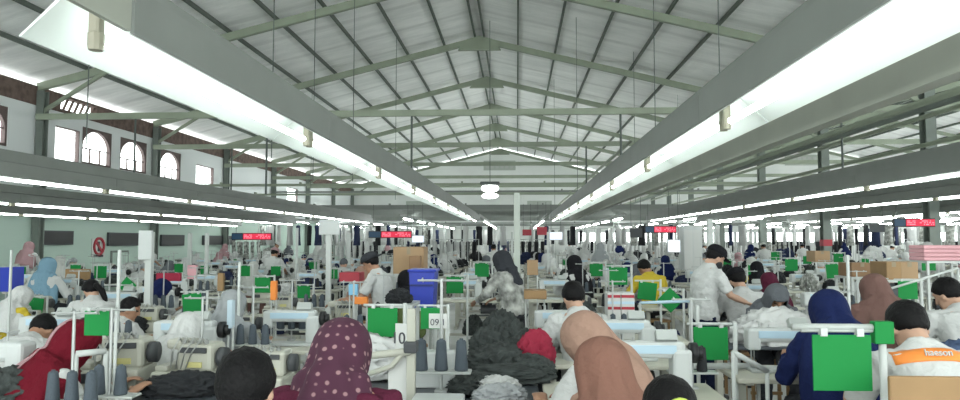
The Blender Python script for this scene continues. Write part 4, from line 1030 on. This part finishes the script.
for (a_, b2, c_, d_, Y, m_, lb, nm) in [(157,181,273,281,9.5,'red_cloth','long flat dark red board at the left','red_board'),(188,197,265,279,10,'pink','pink sheet left of the green board','pink_sheet'),(271,277,281,300,7.6,'orange','narrow orange folder standing on a table','folder'),
      (218,224,273,291,8.8,'wood','narrow brown panel left of the middle','brown_panel'),(66,90,269,280,11.5,'wood','long wooden panel before the green wall','wooden_partition'),(5,17,267,291,9.3,'blue_bin','blue crate frame at the far left','crate'),
      (342,362,272,281,9.0,'sign_red','red tray before the capped standing worker','red_tray'),(349,358,284,295,7.3,'blue_trim','blue crumpled bag before the capped standing worker','blue_bag'),(354,368,297,304,7.1,'orange','orange pouch under the arm of the capped worker','pouch'),(524,546,290,298,7.5,'wood','brown wooden tray right of the green post','wooden_tray'),
      (527,538,260,275,9.8,'cardboard','beige panel right of the green post','beige_panel'),(228,234,300,328,5.3,'paper_blue','pale blue hanging sheet before the grey hood','sheet'),(88,101,310,330,4.6,'paper','x','sheet')]:
    if lb == 'x': continue
    a = at(a_, d_, Y); b_ = at(b2, c_, Y); d = .06 if nm not in ('red_tray','wooden_tray','crate') else .3
    t = thing(nm, lb, nm.split('_')[-1], ((a.x+b_.x)/2, Y, 0)); w_ = b_.x-a.x
    MB().box((0,0,(a.z+b_.z)/2), (w_,d,b_.z-a.z), bev=.006).build('panel', m_, t)
    for s_ in (-1,1): MB().tube([(s_*w_*.42,0,0),(s_*w_*.42,0,a.z+.02)], .009, 6).build('leg', 'white_paint', t)
    occ.append((t.location.x, Y, w_/2, d/2))
# white and green posts that carry the lamp trays
for (px, yt, yb, Y, m_, w_, lb) in [(517,193,335,11.5,'steel_pale',.10,'slim pale green post in the middle of the hall'),(150,232,330,8.0,'white_paint',.075,'white post with a white panel at the left'),(329,225,275,10,'white_paint',.07,'white post left of the capped standing worker'),
      (349,233,262,16,'white_paint',.08,'white post behind the capped standing worker'),(190,233,270,16,'white_paint',.08,'thin white post left of the dark boards'),(207,233,262,15,'white_paint',.07,'thin white post among the dark boards'),(710,219,262,11,'white_paint',.08,'white post behind the standing person in navy trousers'),
      (548,232,262,15,'white_paint',.05,'thin white post right of the green post'),(512,232,262,17,'white_paint',.05,'white post right behind the green post'),(297,228,265,15,'white_paint',.05,'thin leaning white post in the left middle'),(12,250,310,7.2,'white_paint',.022,'thin white post at the left edge'),(120,250,400,5.1,'white_paint',.022,'thin white post right of the board over the crimson headscarf'),
      (240,262,400,5.6,'white_paint',.02,'thin white post right of the pale grey hood'),(847,255,320,6.0,'white_paint',.022,'thin white post between the navy and the mauve headscarf'),(696,305,400,5.2,'white_paint',.024,'thin white post beside the green board in the aisle')]:
    zt = at(px, yt, Y).z; x = gx(px, Y); t = thing('post', lb, 'post', (x,Y,0))
    MB().box((0,0,zt/2), (w_,w_,zt), bev=.004).build('shaft', m_, t); MB().box((0,0,.015), (w_+.1,w_+.1,.03)).build('base_plate', 'steel_dark', t)
    if px == 150: MB().box((-.02,-.06,at(150,245,Y).z), (.16,.03,.34), bev=.004).build('panel', 'white_plastic', t)
    if px == 329: MB().box((.02,-.06,2.0-.12), (.30,.03,.22), bev=.004).build('panel', 'white_plastic', t)
    occ.append((x,Y,w_/2,w_/2))
# LED signs with hangers
for (a_, b2, c_, d_, Y, lb) in [(369,412,231,238,24,'red running-text sign with blue end, left of the middle'),(893,934,218.5,227,17,'red running-text sign with blue end at the right'),(645,676,226,233,24,'red running-text sign with blue end right of the middle'),(232,272,233,240,24,'red running-text sign at the left')]:
    a = at(a_, d_, Y); b_ = at(b2, c_, Y); w_ = b_.x-a.x; h_ = b_.z-a.z; t = thing('led_sign', lb, 'sign', ((a.x+b_.x)/2, Y, a.z))
    MB().box((0,0,h_/2), (w_,.1,h_), bev=.01).build('housing', 'black', t); q = w_*.28
    MB().box((-w_/2+q/2,-.053,h_/2), (q*.92,.01,h_*.8)).build('blue_display', 'led_blue', t)
    MB().box((q/2,-.053,h_/2), ((w_-q)*.96,.01,h_*.8)).build('red_display', 'led_red', t)
    mb = MB(); rr = random.Random(int(px))
    nx = 26
    for i in range(nx):
        for j in range(3):
            if rr.random() < .5: mb.box((q/2-(w_-q)*.45+(w_-q)*.9*(i+.5)/nx,-.06,h_*(.3+.2*j)), ((w_-q)*.9/nx*.8,.006,h_*.12))
    mb.build('running_text', 'led_dots', t)
    for s_ in (-.4,.4): MB().tube([(s_*w_,0,h_),(s_*w_,0,2.95-a.z)], .008, 6).build('hanger', 'steel_dark', t)
for (px, py, w_, h_, Y, m_, lb) in [(527,232.5,9,6,20,'sign_red','small red sign right of the green post'),(542,231,10,8,19,'sign_red','second small red sign right of the green post'),(556,236,12,7,20,'screen','bright screen hanging right of the small red signs'),(418,239,11,6,20,'screen','bright screen hanging right of the red running text'),(674,246,11,11,15,'screen','pale violet screen right of the middle'),(636,233,12,9,17,'dark_grey','dark board left of the red running text, right of the middle'),(877,228,14,8,15,'dark_grey','dark board left of the running text at the right')]:
    c = at(px, py, Y); W2 = w_*Y/F; H2 = h_*Y/F; t = thing('hanging_sign', lb, 'sign', c)
    MB().box((0,0,0), (W2,.04,H2), bev=.004).build('panel', m_, t)
    if m_ == 'screen': MB().box((0,.02,0), (W2+.04,.03,H2+.04), bev=.004).build('frame', 'white_plastic', t)
    for s_ in (-.4,.4): MB().tube([(s_*W2,0.01,H2/2),(s_*W2,0.01,2.75-c.z)], .006, 6).build('hanger', 'steel_dark', t)
# dark boards and sign on the left wall
for (a_, b2, c_, d_, lb) in [(37,73,231,245,'dark board on the green wall, leftmost of the four'),(108,138,233,246,'dark board on the green wall right of the no-entry sign'),(161,184,235,246,'dark board on the green wall behind the white posts'),(203,235,236,245,'dark board on the green wall, rightmost of the four')]:
    a = atx(a_, d_, XL+.06); b_ = atx(b2, c_, XL+.06); t = thing('dark_board', lb, 'board', (XL+.05,(a.y+b_.y)/2,(a.z+b_.z)/2))
    MB().box((0,0,0), (.08,b_.y-a.y,b_.z-a.z), bev=.006).build('frame', 'dark_grey', t); MB().box((.042,0,0), (.006,(b_.y-a.y)*.94,(b_.z-a.z)*.82)).build('panel', 'black', t)
c = atx(98,248,XL); a = atx(91,258,XL); b_ = atx(105,239,XL); s_ = b_.y-a.y; t = thing('prohibition_sign', 'white no-entry style sign with red ring and bar on the green wall', 'sign', (XL+.012,c.y,c.z))
MB().box((0,0,0), (.02,s_,b_.z-a.z), bev=.003).build('plate', 'paper', t)
mb = MB(); rr = s_*.36; pts = [(.018,rr*math.cos(q*PI/12),.05+rr*math.sin(q*PI/12)) for q in range(25)]; mb.tube(pts, .045, 6); mb.bar((.018,-rr*.7,.05+rr*.7), (.018,rr*.7,.05-rr*.7), .02, .09); mb.build('red_ring', 'sign_red', t)
MB().box((.014,0,.05), (.006,.10,.30)).box((.014,0,-(b_.z-a.z)*.42), (.006,s_*.7,.07)).build('black_print', 'ink', t)
c = atx(119,262,XL); t = thing('notice_frame', 'narrow grey notice frame on the green wall below the boards', 'frame', (XL+.02,c.y,c.z)); MB().box((0,0,0), (.03,1.0,.75), bev=.004).build('frame', 'column_grey', t); MB().box((.018,0,0), (.006,.86,.62)).build('sheet', 'wall_two', t)
# white lockers
y = 17; a = at(684,262,y); b_ = at(702,226,y); t = thing('locker', 'tall white locker with open front behind the standing capped person', 'locker', ((a.x+b_.x)/2,y+.25,0))
MB().box((0,0,b_.z/2), (b_.x-a.x,.5,b_.z), bev=.01).build('body', 'white_plastic', t)
for s_ in (-1,1): MB().box((s_*(b_.x-a.x)*.24,-.255,b_.z/2), ((b_.x-a.x)*.44,.012,b_.z*.9)).build('door', 'paper', t)
occ.append((t.location.x,y,.3,.3))
# ------------------------------------------------------------------ the crowded rows behind
# person templates for the rows
TP = {}
def tmpl(key, J, **k):
    t = make_person(J, 'person', 'x', far=True, vox=.02, **k); TP[key] = (t, joined_keep(t), J)
def joined_keep(t): t['keep'] = 1; m_ = joined(t); del t['keep']; return m_
tmpl('hijab_up', seated(.2,.3,drape=.9,drapelen=1.0), head='hijab', sleeve='long', seed=41)
tmpl('hijab_bent', seated(.5,.45,.3,drape=.95,drapelen=1.4), head='hijab', sleeve='long', seed=42)
tmpl('hair_up', seated(.25,.4), head='hair', seed=43, skin='skin_light')
tmpl('hair_bent', seated(.55,.4,-.3,long=True), head='hair', seed=44, skin='skin_light')
tmpl('stand_cap', standing(.15,.45), head='cap', seed=45)
tmpl('stand_hijab', standing(.2,.4,drape=.9,drapelen=1.0), head='hijab', sleeve='long', seed=46)
SH = ['white','white','white','white','offwhite','white','grey','navy','pink','charcoal','lightgrey','black']
HD = ['black','black','white','grey','navy','brown','tan','maroon','lightgrey','charcoal','mauve','black','navy','sky','charcoal']
NM = dict(black='black',white='white',grey='dark grey',navy='navy',brown='brown',tan='light brown',maroon='maroon',lightgrey='pale grey',charcoal='charcoal',pink='pink',ochre='ochre',teal='teal',sky='light blue',offwhite='off-white',yellow='yellow',mauve='mauve',olive='olive')
USED = {}
def uniq(lb):
    USED[lb] = USED.get(lb, 0)+1; return USED[lb]
def fill_person(key, x, y, rot, sh, hd, where, far=False):
    t, me, J = TP[key]; st_ = key.startswith('stand'); hj = 'hijab' in key
    desc = f"{'standing' if st_ else 'seated'} person, {NM[sh]} shirt, {(NM[hd]+' headscarf') if hj else ('dark cap' if 'cap' in key else 'dark hair')}"
    if far:
        o = link('person', me, None, (x,y,0), rot, {3:'f_'+sh, 6:('f_'+hd if hj else 'hair')}); tag(o, 'small distant '+desc+', back of the hall', 'person', 'distant people: '+desc)
    else:
        o = dup(t, (x,y,0), rot, f'{desc}, {where}')
        for c in o.children:
            n_ = c.name.split('.')[0]; m_ = {'shirt':'f_'+sh, 'hijab':'f_'+hd}.get(n_)
            if m_: c.material_slots[0].link = 'OBJECT'; c.material_slots[0].material = M[m_]
    o.scale = (rnd.uniform(.94,1.04),)*3
    occ.append((x, y+.1, .25, .3))
# far single-mesh versions
FM = {k: joined(PROTO[k]) for k in ('table','lock','over','stand')}
me_bd = FM['table']
rowx = [-11.9,-10.3,-8.7,-7.1,-5.5,-3.9,-2.3,-.75,.75,2.3,3.8,5.4,7.0,8.6,12.0,13.6,15.2,16.8]
cnt_m = 0
def visible(x, y, m_=30):
    d = RM.transposed()@Vector((x,y,.9-H)); 
    if d.z > -.5: return False
    return -m_ < 480-F*d.x/d.z < 960+m_
HMS = ['cloth_white','cloth_white','cloth_black','cloth_grey','cloth_black','cloth_camo','cloth_navy','cloth_green']
MN = {'cloth_white':'white','cloth_black':'black','cloth_grey':'grey','cloth_green':'dark green','cloth_denim':'denim','cloth_navy':'navy','cloth_camo':'mottled grey'}
npers = 0
def proj(x, y, z):
    v = RM.transposed()@Vector((x,y,z-H)); return 480-F*v.x/v.z, 200+F*v.y/v.z
GUARD = [(px-w_*.6, px+w_*.6, py-w_*.6, py+w_*.6, 1.68/((py-241)/F+.00586*w_)*.86) for px, py, w_, t_, l_ in GB]+[(88,108,238,258,99),(32,66,258,290,10.5),(355,390,253,300,8),(155,172,280,300,8.6),(562,586,252,282,11.5),(636,655,256,290,11),(745,768,260,285,12.4),(850,922,260,283,9),(392,436,246,300,9),(488,522,250,300,8.2),(603,632,288,330,6.7)]
def blocks(x, y, st_):
    z0, z1 = (1.1,1.7) if st_ else (.9,1.33); a_ = proj(x,y,z1); b_ = proj(x,y,z0); hw = .20*F/y
    return any(y < g[4] and a_[0]-hw < g[1] and a_[0]+hw > g[0] and a_[1] < g[3] and b_[1] > g[2] for g in GUARD)
for ri, X in enumerate(rowx):
    y = 5.2+rnd.random()*.6; k = 0
    while y < 26:
        x = X+rnd.uniform(-.06,.06); step = 1.22 if y < 17 else 1.45
        if visible(x, y) and free(x, y+.35, .52, .32) and not (abs(X-XR) < .7):
            k += 1; far = y > 12.5
            where = f'{ORD[ri] if ri else "first"} row from the left wall, {ORD[k-1] if k > 1 else "front"} seat'
            kd = 'lock' if rnd.random() < .6 else 'over'
            bl = 'white sewing machine' if kd == 'lock' else 'beige overlock machine'
            ty = y+.62
            if not far:
                place('table', make_table, (x,ty,0), 0, f'sewing table, {where}')
                place(kd, None, (x-.1,ty+.03,T), 0, f'{bl}, {where}')
                stand((x+.34,ty+.15,T), f'thread stand, {where}', 'thread_slate' if rnd.random() < .6 else 'thread_black', 2, near=f'stand, {where}'.replace(' from the left wall',''))
            else:
                g = 'beyond the middle of the hall'
                tag(link('sewing_table', FM['table'], None, (x,ty,0)), 'small distant sewing table in the crowded rows '+g, 'table', 'distant sewing tables')
                tag(link('sewing_machine', FM[kd], None, (x-.1,ty+.03,T)), f'small distant {bl} in the crowded rows {g}', 'sewing machine', 'distant '+bl+'s')
                tag(link('thread_stand', FM['stand'], None, (x+.34,ty+.15,T)), 'small distant thread stand in the crowded rows '+g, 'thread stand', 'distant thread stands')
            if rnd.random() < .75:
                m_ = HMS[rnd.randrange(8)]; s_ = rnd.uniform(.45,.8)
                if not far: heap((x-.08,ty-.14,T), m_, f'{MN[m_]} garment bundle, {where}', (s_,s_*.8,s_*rnd.uniform(1,1.9)), rnd.random()*3, None, k)
                else: heap((x-.08,ty-.12,T), m_, f'small distant {MN[m_]} garment bundle in the crowded rows beyond the middle', (s_*1.2,s_*.9,s_*rnd.uniform(1.2,2.6)), rnd.random()*3, f'distant {MN[m_]} bundles', k)
            if rnd.random() < .6:
                m_ = ['cloth_black','cloth_navy','cloth_green','cloth_black'][rnd.randrange(4)]; s_ = rnd.uniform(.6,1.0)
                if not far: heap((x+.0,ty+.05,.225), m_, f'{MN[m_]} garment heap added for under-table shade, {where}', (s_,s_*.7,s_*1.6), rnd.random()*3, None, k)  # heap added to stand in for the dark space under the table
                else: heap((x+.30,ty-.12,T), m_, f'small distant {MN[m_]} garment heap on a table end beyond the middle', (s_*.7,s_*.6,s_*rnd.uniform(.9,1.8)), rnd.random()*3, f'distant {MN[m_]} heaps on table ends', k)
            if rnd.random() < (.5 if y < 9 else .66) and free(x, y+.02, .25, .2):
                r_ = rnd.random(); key = 'hijab_up' if r_ < .38 else 'hijab_bent' if r_ < .55 else 'hair_up' if r_ < .72 else 'hair_bent' if r_ < .83 else 'stand_cap' if r_ < .91 else 'stand_hijab'
                if y < 6.6 and key.startswith('stand'): key = 'hijab_bent'
                hd = HD[rnd.randrange(len(HD))]; sh = SH[rnd.randrange(len(SH))]
                if blocks(x, y, key.startswith('stand')): y += step; continue
                fill_person(key, x, y-(.25 if key.startswith('stand') else 0), rnd.uniform(-.3,.3), sh, hd, where, far)
                if not key.startswith('stand') and not far: stool((x,y,0), 0, f'wooden stool, {where}')
                npers += 1
        y += step
# far field beyond the lamp rows: tables with bundles, garment racks, standing people
rk = MB().tube([(-.75,0,0),(-.75,0,1.75),(.75,0,1.75),(.75,0,0)], .02, 6).tube([(-.75,-.25,.03),(-.75,.25,.03)], .02, 6).tube([(.75,-.25,.03),(.75,.25,.03)], .02, 6).mesh('rack', 'white_paint', True)
def garment_mesh():
    mb = MB(); n = 12; rs = []
    for z, rx, ry in ((0,.20,.05),(-.05,.24,.07),(-.3,.20,.07),(-.6,.21,.075),(-.85,.23,.08)):
        rs.append([Vector((rx*math.cos(2*PI*j/n)*(1+.05*math.sin(3*j+z*9)), ry*math.sin(2*PI*j/n)*(1+.3*math.sin(5*j+z*5)), z)) for j in range(n)])
    mb.loft(rs); mb.tube([(0,0,0),(0,0,.06),(.0,0,.09)], .006, 5); return mb.mesh('garment', 'cloth_white', True)
gm = garment_mesh(); ng = 0
GC = ['cloth_white','cloth_white','cloth_black','cloth_black','cloth_navy','cloth_white','cloth_camo']
for Y in (27.5,30,32.5,35.5,38.5,42,45.5,49.5,52):
    x = -12+rnd.random()
    while x < 30:
        if visible(x, Y, 10) and abs(x-XR) > .9 and abs(x-XL) > .8:
            r_ = rnd.random()
            if r_ < .30 and ng < 260:
                tag(link('garment_rack', rk, None, (x,Y,0)), 'distant white garment rack at the far end of the hall', 'rack', 'distant garment racks')
                gc = GC[rnd.randrange(7)]
                for q in range(5):
                    o = link('hanging_garment', gm, None, (x-.56+q*.28,Y,1.66), PI/2+rnd.uniform(-.3,.3), {0: gc}); ng += 1
                    tag(o, f'distant {MN[gc]} garment hanging on a white rack at the far end', 'garment', f'distant hanging {MN[gc]} garments')
                x += 1.0
            elif r_ < .85:
                tag(link('sewing_table', FM['table'], None, (x,Y,0)), 'tiny table in the far field below the distant strip lamps', 'table', 'tables in the far field')
                kd = 'lock' if rnd.random() < .6 else 'over'
                m_ = GC[rnd.randrange(7)]; s_ = rnd.uniform(.8,1.3); heap((x-.15,Y,T), m_, f'tiny {MN[m_]} garment bundle in the far field below the distant strip lamps', (s_,s_,s_*rnd.uniform(1.5,3)), rnd.random()*3, f'{MN[m_]} bundles in the far field', int(x*7)%4)
                if rnd.random() < .6:
                    key = rnd.choice(['stand_cap','stand_hijab','stand_hijab','hijab_up']); fill_person(key, x+.2, Y-.85, rnd.uniform(-2,2), SH[rnd.randrange(len(SH))], HD[rnd.randrange(len(HD))], '', True); npers += 1
        x += rnd.uniform(1.5,2.3)
# overhead garment lines
for li, (X0, X1, Y) in enumerate([(-11,-5,29),(-10,-3.5,34),(-2.5,3,31),(4,9.5,29),(4,9.8,36),(11.5,19,30),(12,22,37),(-9,-1,41),(1,9,43)]):
    t = thing('garment_line', f'overhead white rail with hanging garments at the far end, {ORD[li] if li else "first"} by distance and side', 'rail', ((X0+X1)/2,Y,0)); L_ = X1-X0
    MB().tube([(-L_/2,0,2.45),(L_/2,0,2.45)], .02, 6).build('rail', 'white_paint', t)
    for s_ in (-1,1): MB().tube([(s_*L_/2,0,0),(s_*L_/2,0,2.45)], .02, 6).build('post', 'white_paint', t)
    x = X0+.2
    while x < X1-.2:
        gc = GC[rnd.randrange(7)]; o = link('hanging_garment', gm, None, (x,Y,2.34), PI/2+rnd.uniform(-.6,.6), {0: gc}); tag(o, f'distant {MN[gc]} garment hanging from an overhead rail at the far end', 'garment', f'distant {MN[gc]} garments on overhead rails')
        x += rnd.uniform(.25,.7)
for t, me, J in TP.values(): kill(t)
# ------------------------------------------------------------------ light
w = bpy.data.worlds.new('world'); S.world = w; w.use_nodes = True
bg = w.node_tree.nodes['Background']; bg.inputs[0].default_value = (.93,1,.98,1); bg.inputs[1].default_value = 3.3
S.view_settings.view_transform = 'Standard'; S.view_settings.look = 'None'; S.view_settings.gamma = 1
S.view_settings.use_curve_mapping = False; S.view_settings.exposure = 0.58
bpy.data.scenes.remove(TS)
